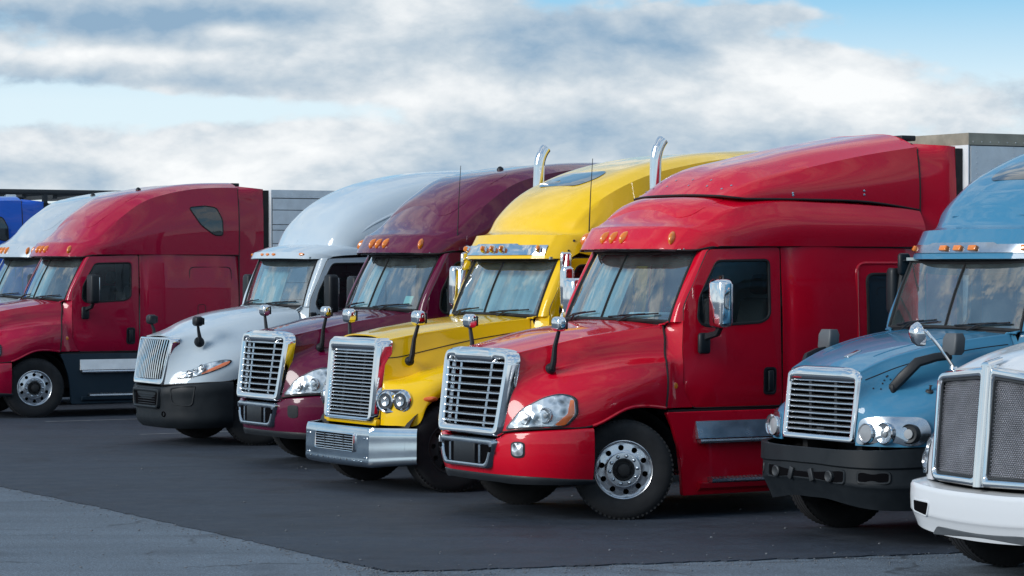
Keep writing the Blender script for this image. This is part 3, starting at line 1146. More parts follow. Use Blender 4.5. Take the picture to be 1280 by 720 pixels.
def lamp(T, p, n, r, par=None, bezel=None, name='headlight'):
    """round lamp: bezel ring, bowl, bulb, glass"""
    n = Vector(n).normalized()
    p = Vector(p)
    o = MB().lathe([(r * 1.18, -.05), (r * 1.22, .0), (r * 1.20, .02), (r * 1.06, .028), (r * 1.0, .015), (r * .98, -.03)], p, n, 32).build(name, bezel or 'chrome', par or T)
    MB().lathe([(r, .008), (r * .82, -.035), (r * .5, -.065), (0.0, -.075)], p, n, 32).build('reflector', 'lamp_bowl', o)
    MB().lathe([(r * .30, -.06), (r * .30, -.01), (r * .2, .004), (0, .008)], p, n, 16).build('bulb', 'lamp_bulb', o)
    MB().lathe([(r * 1.0, .012), (r * .7, .026), (r * .35, .034), (0, .036)], p, n, 32).build('lens', 'lens_glass', o)
    return o


def shaped_headlight(T, sf, loop, amber, bowls, vflip=None, amber_mat='orange_lens'):
    """lamp that follows the fender: dark rim, silver reflector, bowls, turn signal, clear cover; loops in net units"""
    def fl(q):
        return [(a[0], vflip - a[1]) for a in q] if vflip is not None else q
    lp = rpoly(loop, .22, 5)
    c = lp.mean(0)
    big = c + (lp - c) * 1.06
    o = patch_uv(sf, fl(big), .008, 0, 5).build('headlight', 'black_plastic', T)
    patch_uv(sf, fl(c + (lp - c) * .97), .012, .004, 6).build('reflector', 'lamp_reflector', o)
    am = rpoly(amber, .15, 4)
    patch_uv(sf, fl(am), .019, .004, 4).build('turn_signal', amber_mat, o)
    for (u, v, r) in bowls:
        uv = fl([(u, v)])[0]
        p, nn = sf.at(*uv)
        d = np.array((-.8, 0, 0)) + nn * .6
        d /= np.linalg.norm(d)
        MB().lathe([(r * 1.08, .0), (r * 1.1, .026), (r, .030), (r * .8, .012), (r * .4, .002), (0, .0)], p + nn * .004, d, 24).build('lamp_bowl', 'lamp_bowl', o)
        MB().lathe([(r * .34, .0), (r * .34, .024), (r * .2, .034), (0, .036)], p + nn * .004, d, 14).build('bulb', 'lamp_bulb', o)
    patch_uv(sf, fl(c + (lp - c) * 1.0), .034, .012, 6).build('lens', 'lens_glass', o)
    return o


# ------------------------------------------------------------------ cab shell shared by the tractors
SIDES = {}


def cab_shell(T, pm, P, outer, win, xr, ztop, hood_sf, hood_top_v, handle, w=1.20, xd=2.6, glass_mat='side_glass',
              pillar_mat=None, sleeper_low=1.0, door_mat=None, split=True, interior_kw=None, hood_low_v=0, sleeper_panel=True, band=True):
    wsf, wobj = windshield(T, P, split=split, band=band)
    y_of = lambda x, z: ysd(x, z, w, xd)
    xdr = max(p[0] for p in outer)
    dz0 = min(p[1] for p in outer)
    # front edge of the door as a function of height
    fe = sorted([(p[1], p[0]) for p in outer if p[0] < xdr - .05])

    def xfront(z):
        zs = [a for a, _ in fe]
        return float(np.interp(z, zs, [b for _, b in fe]))
    D = wsf.D
    for s in (-1, 1):
        door(T, door_mat or pm, outer, win, s, y_of, handle, glass_mat)
        # windscreen pillar between glass edge and door
        e = D[:, 0] if s < 0 else D[:, -1]
        C = []
        for k in np.linspace(0, 1, 6):
            i = k * (len(e) - 1)
            a = e[int(i)] * (1 - i % 1) + e[min(int(i) + 1, len(e) - 1)] * (i % 1)
            z = a[2] + (.0 if k < .9 else .02)
            xb = xfront(z) + .004
            b = np.array((xb, s * (y_of(xb, z) - .002), z))
            m_ = a * .45 + b * .55 + np.array((-.03, s * .018, 0))
            C.append([a + np.array((-.006, 0, 0)), m_, b])
        ruled(C, 'pillar', pillar_mat or pm, T, 3, 5)
        # cowl side between hood and door
        H = hood_sf.D[-1]
        nv = hood_sf.nv
        C = []
        tot = hood_sf.D.shape[1] - 1
        for v in np.linspace(hood_low_v, hood_top_v, 7):
            j = int(round(v * nv))
            h = H[j] if s < 0 else H[tot - j]
            xb = xfront(h[2]) + .004
            b = np.array((xb, s * (y_of(xb, h[2]) - .004), h[2]))
            a = h + np.array((.022, -s * .012, 0))
            C.append([a - np.array((.05, s * .03, 0)), a, a * .5 + b * .5 + np.array((0, -s * .012, 0)), b])
        top = C[-1]
        # close up to the corner of the glass
        ez = e[0]
        xb = xfront(ez[2] + .01) + .004
        C.append([ez + np.array((-.06, 0, -.02)), ez + np.array((-.03, s * .0, .005)), ez * .5 + np.array((xb, s * y_of(xb, ez[2]), ez[2])) * .5, np.array((xb, s * (y_of(xb, ez[2]) - .004), ez[2] + .012))])
        ruled(C, 'cowl_side', pm, T, 3, 4)
        # sill under the door
        MB().box((1.75 if xdr < 3.4 else 2.2, min(s * .95, s * 1.16), dz0 - .07), (xdr + .02, max(s * .95, s * 1.16), dz0 - .012)).build('sill', 'seam', T)
        # sleeper side
        xs_ = [xdr + .012, xdr + .07, xdr + .16, xdr + .28, (xdr + xr) / 2, xr - .1, xr]
        zs_ = [sleeper_low, 1.25, 1.7, 2.2, ztop - .15, ztop + .02]
        C = []
        for x in xs_:
            k = min(1, max(0, (x - xdr - .05) / .2))
            k = k * k * (3 - 2 * k)
            C.append([(x, s * (ysd(x, z, w - .015 + .04 * k, xd) + (.015 if x < xr - .05 else 0)), z) for z in zs_])
        o, sf = ruled(C, 'sleeper_side', pm, T, 5, 5)
        SIDES[s] = sf
        if sleeper_panel:
            # baggage door let into the sleeper side
            lp = rpoly([(xr - .95, 1.25), (xr - .15, 1.25), (xr - .15, 2.58), (xr - .95, 2.58)], .1, 6)
            pts = [sf.hit(q, 1, s)[0] for q in lp]
            MB().loop_tube(pts, .007, 5).build('panel_seam', 'seam', o)
            lp = rpoly([(xr - .80, 1.62), (xr - .66, 1.62), (xr - .66, 1.92), (xr - .80, 1.92)], .04, 4)
            pts = [sf.hit(q, 1, s)[0] for q in lp]
            MB().loop_tube(pts, .006, 5).build('latch', 'seam', o)
    # rear wall, firewall, cowl grille
    MB().box((xr - .03, -w + .02, sleeper_low), (xr - .01, w - .02, ztop + .3)).build('rear_wall', pm, T)
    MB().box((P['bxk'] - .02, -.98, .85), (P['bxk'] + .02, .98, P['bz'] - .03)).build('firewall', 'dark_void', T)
    C = []
    H = hood_sf.D[-1]
    nv = hood_sf.nv
    tot = hood_sf.D.shape[1] - 1
    j0 = int(round(hood_top_v * nv))
    for k in np.linspace(0, 1, 15):
        j = j0 + k * (tot - 2 * j0)
        a = H[int(j)] * (1 - j % 1) + H[min(int(j) + 1, tot)] * (j % 1)
        i = k * (D.shape[1] - 1)
        b = D[0, int(i)] * (1 - i % 1) + D[0, min(int(i) + 1, D.shape[1] - 1)] * (i % 1)
        C.append([a + np.array((-.05, 0, -.03)), a + np.array((.01, 0, -.022)), b + np.array((-.01, 0, -.012))])
    ruled(C, 'cowl_panel', 'black_plastic', T, 2, 2)
    interior(T, P, min(xr - .4, xdr + .5), **(interior_kw or {}))
    return wsf, wobj


def roof(T, half, pm, sv=(2,), su=(1,), name='roof', nu=6, nv=6):
    sf = Surf(mir(half), nu, nv, su, tuple(sv) + tuple(2 * (len(half[0]) - 1) - v for v in sv))
    o = MB().sheet(sf, .015).build(name, pm, T)
    MB().rings([[tuple(p - np.array((.012, 0, 0))) for p in sf.D[-1]]], False, True).build('roof_back', pm, o)
    return sf, o


def tighten(net, js, a=.16, b=.10):
    """extra columns close to the given ones, so that they turn over a small radius"""
    out = []
    N = [np.asarray(c, float) for c in net]
    for j, c in enumerate(N):
        if j in js:
            out += [c * (1 - a) + N[j - 1] * a, c, c * (1 - b) + N[j + 1] * b]
        else:
            out.append(c)
    return out


def hood(T, net, pm, sv=(), nu=7, nv=7, name='hood'):
    c = mir(cols(*net))
    k = 2 * (len(net) - 1)
    sf = Surf(c, nu, nv, (), tuple(sv) + tuple(k - v for v in sv))
    sf.K = k
    return sf, MB().sheet(sf, .014).build(name, pm, T)


def extender(T, pm, rear, x0, x1, z0, y=1.20, rubber=.14, drop=.05, inward=.03):
    """side wing behind the sleeper; starts as the roof's rear edge runs (rear: points from the side up) and straightens"""
    for s in (-1, 1):
        A = [(abs(p[1]), p[2]) for p in rear]
        A = [(A[0][0], z0), (A[0][0] + .004, z0 * .6 + A[0][1] * .4)] + A
        zt = A[-1][1]
        C = []
        for k in np.linspace(0, 1, 5):
            row = []
            for (ya, za) in A:
                t = (za - z0) / (zt - z0)
                yb = y - inward * t ** 6
                zb = z0 + (zt - drop - z0) * t
                row.append((x0 + (x1 - x0) * k, s * (ya + (yb - ya) * min(1, k * 1.25)), za + (zb - za) * k))
            C.append(row)
        o, _ = ruled(C, 'side_extender', pm, T, 3, 3, .02)
        ze = zt - drop - .02
        MB().box((x1 - .004, min(s * (y - .03), s * (y - .014)), z0), (x1 + rubber, max(s * (y - .03), s * (y - .014)), ze)).build('rubber_flap', 'rubber', o)
        e = [(x0 - .002, s * p[0], p[1]) for p in A]
        MB().tube(e, .010, 6).build('wing_seam', 'seam', o)


def rear_edge(sf, v1):
    return [sf.at(99, v)[0] for v in np.linspace(0, v1, 7)]


def bumper_sheet(T, plan, prof, pm, nu=5, nv=6, su=(), sv=(), name='bumper', thick=.02):
    """plan: half outline (x, y) from rear corner to centre with the top height; prof: (inset, z fraction)"""
    C = []
    for fi, (ins, f) in enumerate(prof):
        row = []
        for i, (x, y, zt, zb) in enumerate(plan):
            # inset towards the inside of the plan
            j0, j1 = max(0, i - 1), min(len(plan) - 1, i + 1)
            t = np.array((plan[j1][0] - plan[j0][0], plan[j1][1] - plan[j0][1]))
            t /= np.linalg.norm(t) + 1e-9
            nrm = np.array((t[1], -t[0]))
            if i == len(plan) - 1:
                nrm = np.array((1.0, 0.0))
            if nrm[0] < 0 and i < len(plan) - 1 and abs(nrm[0]) > .3:
                nrm = -nrm
            row.append((x + nrm[0] * ins, y + abs(nrm[1]) * ins, zt + (zb - zt) * f))
        C.append(row)
    k = 2 * (len(plan) - 1)
    sf = Surf(mir(C), nu, nv, su, tuple(sv) + tuple(k - v for v in sv))
    return sf, MB().sheet(sf, thick).build(name, pm, T)


def skirt(T, mat, loop, y, s, name='side_skirt', r=.03, thick=.05):
    lp = rpoly(loop, r, 4)
    c = lp.mean(0)
    L = [[(q[0], s * (y - thick), q[1]) for q in lp], [(q[0], s * (y - .008), q[1]) for q in lp]]
    L.append([(c[0] + (q[0] - c[0]) * .995, s * y, c[1] + (q[1] - c[1]) * .985) for q in lp])
    return MB().rings(L, True, True).build(name, mat, T)


def steps(T, par, s, x0, x1, y, ztop, zlow, plate='tank_plate', zmid=.81):
    def slab(xa, xb, prof, name, mat):
        MB().rings([[(x, s * (y + dy), z) for dy, z in prof] for x in (xa, xb)], True, True).build(name, mat, par)
    slab(x0, x1, [(-.02, ztop), (.006, ztop), (.062, zmid), (.05, zmid - .004), (-.02, zmid - .004)], 'tank_plate', plate)
    slab(x0 + .02, x1, [(-.01, zmid - .012), (.066, zmid - .012), (.075, zmid - .030), (.07, zmid - .05), (-.01, zmid - .05)], 'step', 'aluminium')
    slab(x0 + .15, x1, [(-.01, zlow + .028), (.03, zlow + .028), (.085, zlow + .012), (.09, zlow - .012), (.08, zlow - .024), (-.01, zlow - .024)], 'step', 'aluminium')
    m = MB()
    for k in range(int((x1 - x0 - .2) / .05)):
        xx = x0 + .18 + k * .05
        m.rings([[(x, s * (y + dy), z) for dy, z in ((0, zlow + .027), (.03, zlow + .034), (.083, zlow + .019), (.08, zlow + .01))] for x in (xx, xx + .02)], True, True)
    m.build('step_tread', 'aluminium', par)
    slab(x0 + .02, x1, [(-.01, zlow - .024), (.075, zlow - .03), (.06, zlow - .08), (-.01, zlow - .12)], 'step_base', opt_step(par))


def opt_step(par):
    return par.data.materials[0].name


# ------------------------------------------------------------------ aero tractor with rounded hood
WS_A = dict(bx=1.66, bxk=1.85, bz=2.03, tx=2.0, txk=2.22, tz=2.725, bw=1.03, tw=.99)
DOOR_A = [(2.27, 2.765), (3.165, 2.795), (3.165, 1.12), (2.06, 1.12), (1.955, 1.28), (1.935, 1.70), (1.955, 2.17)]
WIN_A = [(2.36, 2.645), (3.02, 2.655), (3.005, 2.06), (2.90, 2.0), (2.19, 1.965), (2.11, 2.03), (2.135, 2.26)]
HOOD_A = [
    [(.08, -.62, .90), (.17, -.83, .93), (.40, -1.05, .95), (.80, -1.18, .965), (1.27, -1.22, 1.15), (1.70, -1.19, 1.13)],
    [(.11, -.625, 1.08), (.22, -.83, 1.09), (.44, -1.06, 1.10), (.82, -1.195, 1.11), (1.27, -1.235, 1.22), (1.71, -1.195, 1.22)],
    [(.14, -.635, 1.25), (.29, -.80, 1.26), (.53, -1.0, 1.29), (.87, -1.155, 1.33), (1.27, -1.215, 1.38), (1.73, -1.18, 1.42)],
    [(.16, -.64, 1.35), (.35, -.745, 1.38), (.59, -.875, 1.45), (.90, -1.015, 1.51), (1.28, -1.09, 1.57), (1.75, -1.12, 1.60)],
    [(.175, -.645, 1.42), (.37, -.70, 1.46), (.61, -.775, 1.53), (.92, -.885, 1.595), (1.29, -.97, 1.645), (1.77, -1.06, 1.67)],
    [(.20, -.65, 1.56), (.39, -.69, 1.60), (.64, -.75, 1.68), (.94, -.84, 1.75), (1.31, -.92, 1.81), (1.80, -1.01, 1.85)],
    [(.215, -.64, 1.695), (.41, -.66, 1.735), (.66, -.715, 1.79), (.96, -.79, 1.855), (1.32, -.87, 1.91), (1.81, -.96, 1.975)],
    [(.17, -.34, 1.74), (.37, -.355, 1.78), (.63, -.38, 1.835), (.93, -.42, 1.90), (1.28, -.46, 1.955), (1.67, -.5, 2.01)],
    [(.155, 0, 1.75), (.36, 0, 1.79), (.62, 0, 1.845), (.92, 0, 1.91), (1.26, 0, 1.965), (1.60, 0, 2.02)]]
ROOF_A_FRONT = [
    [(2.27, -1.105, 2.765), (2.10, -1.03, 2.765), (1.97, -.93, 2.765), (1.87, -.76, 2.77), (1.79, -.45, 2.772), (1.75, 0, 2.775)],
    [(2.40, -1.16, 2.80), (2.25, -1.09, 2.93), (2.13, -.96, 2.985), (2.02, -.78, 3.0), (1.94, -.46, 3.005), (1.90, 0, 3.01)]]
ROOF_A_HIGH = ROOF_A_FRONT + [
    [(2.60, -1.18, 2.80), (2.46, -1.16, 2.97), (2.34, -1.05, 3.05), (2.18, -.82, 3.07), (2.09, -.46, 3.08), (2.05, 0, 3.08)],
    [(2.95, -1.19, 2.80), (2.88, -1.19, 3.06), (2.74, -1.09, 3.35), (2.62, -.84, 3.45), (2.53, -.4, 3.48), (2.50, 0, 3.48)],
    [(3.40, -1.205, 2.80), (3.38, -1.205, 3.18), (3.25, -1.11, 3.71), (3.13, -.84, 3.80), (3.06, -.4, 3.82), (3.03, 0, 3.82)],
    [(4.00, -1.215, 2.80), (4.00, -1.215, 3.30), (3.92, -1.14, 3.91), (3.85, -.86, 3.99), (3.82, -.4, 4.0), (3.80, 0, 4.0)],
    [(5.05, -1.22, 2.80), (5.05, -1.22, 3.40), (5.05, -1.155, 3.99), (5.05, -.88, 4.07), (5.05, -.4, 4.085), (5.05, 0, 4.085)]]
ROOF_A_MID = ROOF_A_FRONT + [
    [(2.56, -1.18, 2.80), (2.42, -1.14, 2.96), (2.26, -1.00, 3.02), (2.12, -.80, 3.035), (2.04, -.46, 3.045), (2.01, 0, 3.05)],
    [(2.85, -1.19, 2.80), (2.78, -1.18, 2.99), (2.60, -1.06, 3.18), (2.45, -.80, 3.24), (2.36, -.46, 3.26), (2.32, 0, 3.27)],
    [(3.15, -1.195, 2.80), (3.12, -1.20, 3.02), (2.98, -1.09, 3.25), (2.80, -.80, 3.315), (2.66, -.46, 3.33), (2.60, 0, 3.335)],
    [(3.90, -1.205, 2.80), (3.90, -1.21, 3.03), (3.85, -1.10, 3.26), (3.75, -.80, 3.325), (3.7, -.46, 3.34), (3.7, 0, 3.345)],
    [(5.05, -1.22, 2.80), (5.05, -1.22, 3.0), (5.05, -1.12, 3.20), (5.05, -.85, 3.30), (5.05, -.4, 3.34), (5.05, 0, 3.345)]]
FAIR_A = [
    [(2.84, -1.0, 3.30), (2.70, -.95, 3.315), (2.62, -.85, 3.33), (2.54, -.5, 3.345), (2.50, 0, 3.35)],
    [(3.00, -1.02, 3.30), (2.93, -1.0, 3.37), (2.88, -.91, 3.44), (2.82, -.55, 3.545), (2.80, 0, 3.565)],
    [(3.60, -1.05, 3.30), (3.60, -1.04, 3.43), (3.58, -.94, 3.62), (3.58, -.58, 3.76), (3.58, 0, 3.785)],
    [(4.40, -1.09, 3.28), (4.40, -1.08, 3.50), (4.40, -1.0, 3.79), (4.40, -.64, 3.92), (4.40, 0, 3.95)],
    [(5.05, -1.12, 3.20), (5.05, -1.12, 3.52), (5.05, -1.07, 3.89), (5.05, -.70, 4.02), (5.05, 0, 4.055)]]


def xf_a(y, z):
    return .0 + (z - .86) * .14 + .10 * y * y


def tractor_a(T, pm, kind, skirt_mat, mirror_mat, opts):
    hsf, ho = hood(T, tighten(HOOD_A, (3, 6)), pm, sv=())
    K = hsf.K
    # grille
    outer = [(-.70, 1.715), (-.42, 1.745), (-.33, 1.75), (.33, 1.75), (.42, 1.745), (.70, 1.715), (.635, .855), (-.635, .855)]
    inner = [(-.60, 1.635), (-.42, 1.635), (-.36, 1.59), (.36, 1.59), (.42, 1.635), (.60, 1.635), (.545, .95), (-.545, .95)]
    gr = grille_frame(T, outer, inner, xf_a, 'chrome', depth=.11, proud=.028, ro=[.15, .05, .05, .05, .05, .15, .10, .10], ri=[.04, .02, .02, .02, .02, .04, .04, .04])
    for i in range(9):
        z = 1.60 - i * .077
        hw = .545 + (.60 - .545) * (z - .95) / .695 + .01
        hslat(gr, -hw, hw, z, xf_a, .0, h=.021, d=.05)
    for y in (-.31, .31):
        m = MB()
        pts = [(xf_a(y * (1 + .14 * (z - 1.3)), z) + .035, y * (1 + .14 * (z - 1.3)), z) for z in np.linspace(.95, 1.62, 6)]
        m.tube(pts, .014, 6).build('grille_post', 'chrome_dull', gr)
    for y in (-.56, .56):
        pts = [(xf_a(y * (1 + .14 * (z - 1.3)), z) + .075, y * (1 + .14 * (z - 1.3)), z) for z in np.linspace(.95, 1.64, 6)]
        MB().tube(pts, .02, 6).build('grille_post', 'aluminium', gr)
    radiator(T, .27, .60, .85, 1.66)
    # bumper
    plan = [(.83, -1.20, .955, .41), (.62, -1.165, .945, .43), (.40, -1.06, .935, .45), (.22, -.88, .92, .46), (.115, -.66, .90, .465), (.07, -.50, .83, .465), (.05, -.25, .82, .465), (.045, 0, .82, .465)]
    bsf, bo = bumper_sheet(T, plan, [(.05, -.0), (.006, .02), (-.012, .14), (-.02, .40), (-.005, .75), (.03, 1.0)], opts.get('bumper', pm), sv=())
    vplan = [(x + .03, y * .985, zb + .02, .375 if i < 5 else .385) for i, (x, y, zt, zb) in enumerate(plan)]
    bumper_sheet(T, vplan, [(.01, 0), (0, .3), (.02, 1.0)], 'black_plastic', name='air_dam')
    # chrome surround of the lower intake with the plate bracket
    fo = [(-.58, .825), (.58, .825), (.47, .52), (-.47, .52)]
    fi = [(-.50, .755), (.50, .755), (.42, .575), (-.42, .575)]
    xb = lambda y, z: -.010 + .11 * y * y + .02 * max(0, (.62 - z))
    it = grille_frame(T, fo, fi, xb, 'chrome_dull', depth=.10, proud=.02, ro=.07, ri=.06, lip=.06)
    it.name = 'intake_surround'
    MB().box((.012, -.46, .56), (.018, .46, .77)).build('intake_shade', 'dark_void', it)  # plain black sheet, the shade inside the intake put into its colour
    MB().box((-.012, -.22, .565), (.02, .22, .775), .01).build('plate_bracket', 'black_plastic', it)
    MB().box((-.004, -.33, .575), (.016, -.29, .76)).build('intake_bar', 'chrome_dull', it)
    MB().box((-.004, .29, .575), (.016, .33, .76)).build('intake_bar', 'chrome_dull', it)
    for s in (-1, 1):
        MB().lathe([(.028, 0), (.028, .012), (0, .013)], (xb(s * .52, .72) - .022, s * .525, .72), (-1, 0, 0), 14).build('tow_hole', 'dark_void', it)
    for s in (0, 14):
        v = 3.35
        lp = ell(0, 0, 1, 1, 24)
        pt = rpoly([(2.35, v - .33), (3.55, v - .33), (3.55, v + .33), (2.35, v + .33)], .3, 4)
        fl = (lambda q: [(a, s - b) for a, b in q]) if s else (lambda q: [tuple(x) for x in q])
        pad = patch_uv(bsf, fl(pt), .006, 0, 4).build('fog_lamp', 'black_plastic', T)
        c = pt.mean(0)
        if opts.get('fog', True):
            patch_uv(bsf, fl(c + (pt - c) * .8), .012, .006, 4).build('lens', 'lamp_reflector', pad)
    # headlights
    hl = [(.28, .14), (1.3, .12), (2.36, .13), (2.58, .95), (2.46, 1.72), (2.05, 1.98), (1.55, 1.86), (.85, 1.22)]
    am = [(2.34, .19), (2.53, .95), (2.44, 1.60), (2.34, 1.62), (2.36, 1.0), (2.08, .19)]
    for fl in (None, K):
        shaped_headlight(T, hsf, hl, am, [(1.78, .86, .075), (1.15, .66, .055)], fl)
    # raised seam lines of the hood and dark gap under the fender
    for v in (0.0, float(K)):
        seam_uv(hsf, [(u, v) for u in np.linspace(0, 3.1, 30)], .010).build('bumper_gap', 'seam', ho)
        seam_uv(hsf, [(u, v) for u in np.linspace(3.05, 5, 30)], .017).build('fender_lip', pm, ho)
        e = [hsf.at(5, v + (1 if v == 0 else -1) * k)[0] + np.array((.006, 0, 0)) for k in np.linspace(0, 9, 30)]
        MB().tube(e, .012, 6).build('hood_gap', 'seam', ho)
    wsf, wobj = cab_shell(T, pm, WS_A, DOOR_A, WIN_A, 5.05, 2.79, hsf, 9, (3.0, 1.385), interior_kw=opts.get('inside', {}), sleeper_panel=opts.get('baggage', True))
    # turn marker on the cowl
    for s in (-1, 1):
        MB().lathe([(.034, -.02), (.034, .008), (.02, .014), (0, .015)], (1.835, s * 1.155, 1.355), (-.1, s, 0), 16).build('side_marker', 'amber', T)
    # roof
    if kind == 'high':
        drop = opts.get('roof_drop', 0)
        rsf, ro = roof(T, [[(x, y, z - drop * max(0, i - 2) / 4 * (z > 3.2)) for x, y, z in row] for i, row in enumerate(ROOF_A_HIGH)], pm)
        lp = [(4.10, 3.63), (4.40, 3.66), (4.62, 3.63), (4.73, 3.42), (4.74, 3.14), (4.58, 3.14), (4.32, 3.32)]
        for s in (-1, 1):
            patch_2d(rsf, rpoly(lp, .06, 4), 1, s, .006, .0, 4).build('quarter_window', 'sky_pane', ro)
            pts = [rsf.hit(q, 1, s)[0] + np.array((0, s * .006, 0)) for q in rpoly(lp, .06, 4)]
            MB().loop_tube(pts, .010, 5).build('window_seal', 'rubber', ro)
        extender(T, pm, rear_edge(rsf, 2.35), 5.055, 5.54, 1.0, rubber=.10)
        MB().box((5.055, -.9, 4.02 - drop), (5.2, .9, 4.08 - drop), .01).build('roof_edge', 'black_plastic', T)
    else:
        rsf, ro = roof(T, ROOF_A_MID, pm)
        fsf = Surf(mir(FAIR_A), 7, 6, (), (2, 6))
        fo_ = MB().sheet(fsf, .015).build('roof_fairing', pm, T)
        MB().rings([[tuple(p - np.array((.012, 0, 0))) for p in fsf.D[-1]]], False, True).build('fairing_back', pm, fo_)
        seam_uv(fsf, [(u, 0.0) for u in np.linspace(0, 4, 30)], .012).build('fairing_gap', 'seam', fo_)
        seam_uv(fsf, [(0, v) for v in np.linspace(0, 8, 30)], .012).build('fairing_gap', 'seam', fo_)
        for (u, v) in ((.45, 2.4), (.45, 3.0), (.45, 3.6), (.75, 2.3), (.75, 3.1), (.75, 3.7), (1.7, .55), (2.9, .35), (2.9, .55), (1.7, .35)):
            for q in ((u, v), (u, 8 - v)):
                p, nn = fsf.at(*q)
                MB().lathe([(.013, -.004), (.013, .005), (0, .008)], p, nn, 8).build('bolt', 'chrome_dull', fo_)
        extender(T, pm, [(5.05, -1.22, 2.8)] + rear_edge(fsf, 2.3), 5.055, 5.50, 1.0, drop=.03, rubber=.09)
        MB().box((5.055, -.8, 3.97), (5.25, .8, 4.03), .01).build('roof_edge', 'black_plastic', T)
        # sleeper window
        for s in (-1, 1):
            lp = rpoly([(4.26, 1.76), (4.72, 1.76), (4.72, 2.50), (4.26, 2.50)], .09, 5)
            sw = patch_2d(SIDES[s], lp, 1, s, .006, 0, 5).build('sleeper_window', 'sky_pane', T)
            MB().loop_tube([SIDES[s].hit(q, 1, s)[0] for q in lp], .02, 8).build('window_seal', 'rubber', sw)
            lp = rpoly([(4.13, 1.55), (4.86, 1.55), (4.86, 2.62), (4.13, 2.62)], .12, 6)
            MB().loop_tube([SIDES[s].hit(q, 1, s)[0] - np.array((0, s * .008, 0)) for q in lp], .022, 8).build('window_frame', pm, sw)
    lp = rpoly([(2.5, 2.9), (4.3, 2.75), (4.3, 7.25), (2.5, 7.1)] if kind == 'high' else [(2.3, 2.9), (3.7, 2.75), (3.7, 7.25), (2.3, 7.1)], .5, 6)
    patch_uv(rsf, lp, .004, .035, 8).build('roof_panel', pm, ro)
    for y in (-.86, -.19, 0, .19, .86):
        marker_light(T, rsf, y, 2.895 if abs(y) < .5 else 2.885, 0)
    # drip rail between roof and door
    for s in (-1, 1):
        pts = [(1.98, s * .95, 2.755), (2.15, s * 1.055, 2.755), (2.30, s * 1.12, 2.785), (2.5, s * 1.155, 2.795), (3.2, s * 1.165, 2.80), (5.05, s * 1.215, 2.79)]
        MB().tube(spl(np.array(pts), 6), .011, 6).build('drip_rail', 'seam', T)
    # side skirts, steps
    for s in (-1, 1):
        lp = [(1.70, 1.085), (5.05, 1.085), (5.05, .24), (1.90, .22), (1.885, .45), (1.85, .72), (1.78, .93)]
        sk = skirt(T, skirt_mat, lp, 1.205, s)
        steps(T, sk, s, 2.06, 3.35, 1.205, .985, .375, opts.get('plate', 'tank_plate'))
        # mirrors
        mirror_head(T, 2.20, s * 1.46, 2.205, .25, .50, mirror_mat, (2.15, s * 1.20, 1.80), s)
        hood_mirror(T, (.56, s * .80, 1.545), (.58, s * .93, 2.0), opts.get('hood_mirror', 'chrome'))
    chassis(T, .4, 8.3)
    wheel_well(T)
    for s in (-1, 1):
        add_wheel(T, 1.27, s * 1.045, opts.get('steer', 0), opts.get('spin', .3), s > 0)
    p, nn = rsf.at(4.6, 4.2)
    MB().lathe([(.05, -.01), (.045, .02), (.02, .045), (0, .05)], p, nn, 12).build('roof_beacon', 'black_plastic', T)
    if opts.get('sticker'):
        lp = [(.25, .78), (.25, 1.30), (.62, 1.30), (.62, .78)]
        D = []
        for a in np.linspace(.22, .5, 5):
            D.append([wsf.at(a, b)[0] + np.array((.006, 0, 0)) for b in np.linspace(1.0, 1.55, 5)])
        MB().grid(np.array(D)).build('windshield_sticker', 'sticker', wobj)
    if opts.get('antenna'):
        antenna(T, (2.40, -1.12, 2.95), .96)
    return rsf


ROW = 'semi trucks parked side by side in the row'
TR = {}


def place(k, lat, lon, yaw=30):
    p = lot_point(lat, lon)
    TR[k] = T = root('semi_truck', (p[0], p[1], .012), R(yaw))
    return T


T = place(7, -25.33, 14.06)
tag(T, 'bright red semi truck with chrome door mirror and separate bolted roof fairing', 'truck', ROW)
tractor_a(T, 'paint_red', 'mid', 'paint_red', 'chrome', dict(steer=R(-27), spin=.2, inside=dict(curtain=(.0, 1.0, .16), papers=True), baggage=False))
T = place(5, -33.26, 15.33)
tag(T, 'maroon semi truck between the white one and the yellow one', 'truck', ROW)
tractor_a(T, 'paint_maroon', 'high', 'paint_maroon', 'black_plastic', dict(steer=R(-4), fog=False, antenna=True, sticker=True, roof_drop=.08, inside=dict(curtain=(.2, 1.0, .16))))
T = place(3, -46.72, 15.62)
tag(T, 'crimson semi truck with black door mirror, dark teal side skirt and white trailer', 'truck', ROW)
tractor_a(T, 'paint_crimson', 'high', 'paint_teal', 'black_plastic', dict(steer=R(-8), plate='trailer_white', inside=dict(curtain=(-.05, 1.0, .14))))
T = place(2, -50.75, 16.35)
tag(T, 'silver white semi truck half hidden behind the crimson one', 'truck', ROW)
tractor_a(T, 'paint_silver', 'high', 'paint_silver', 'black_plastic', dict(inside=dict(curtain=(.3, 1.0, .14))))


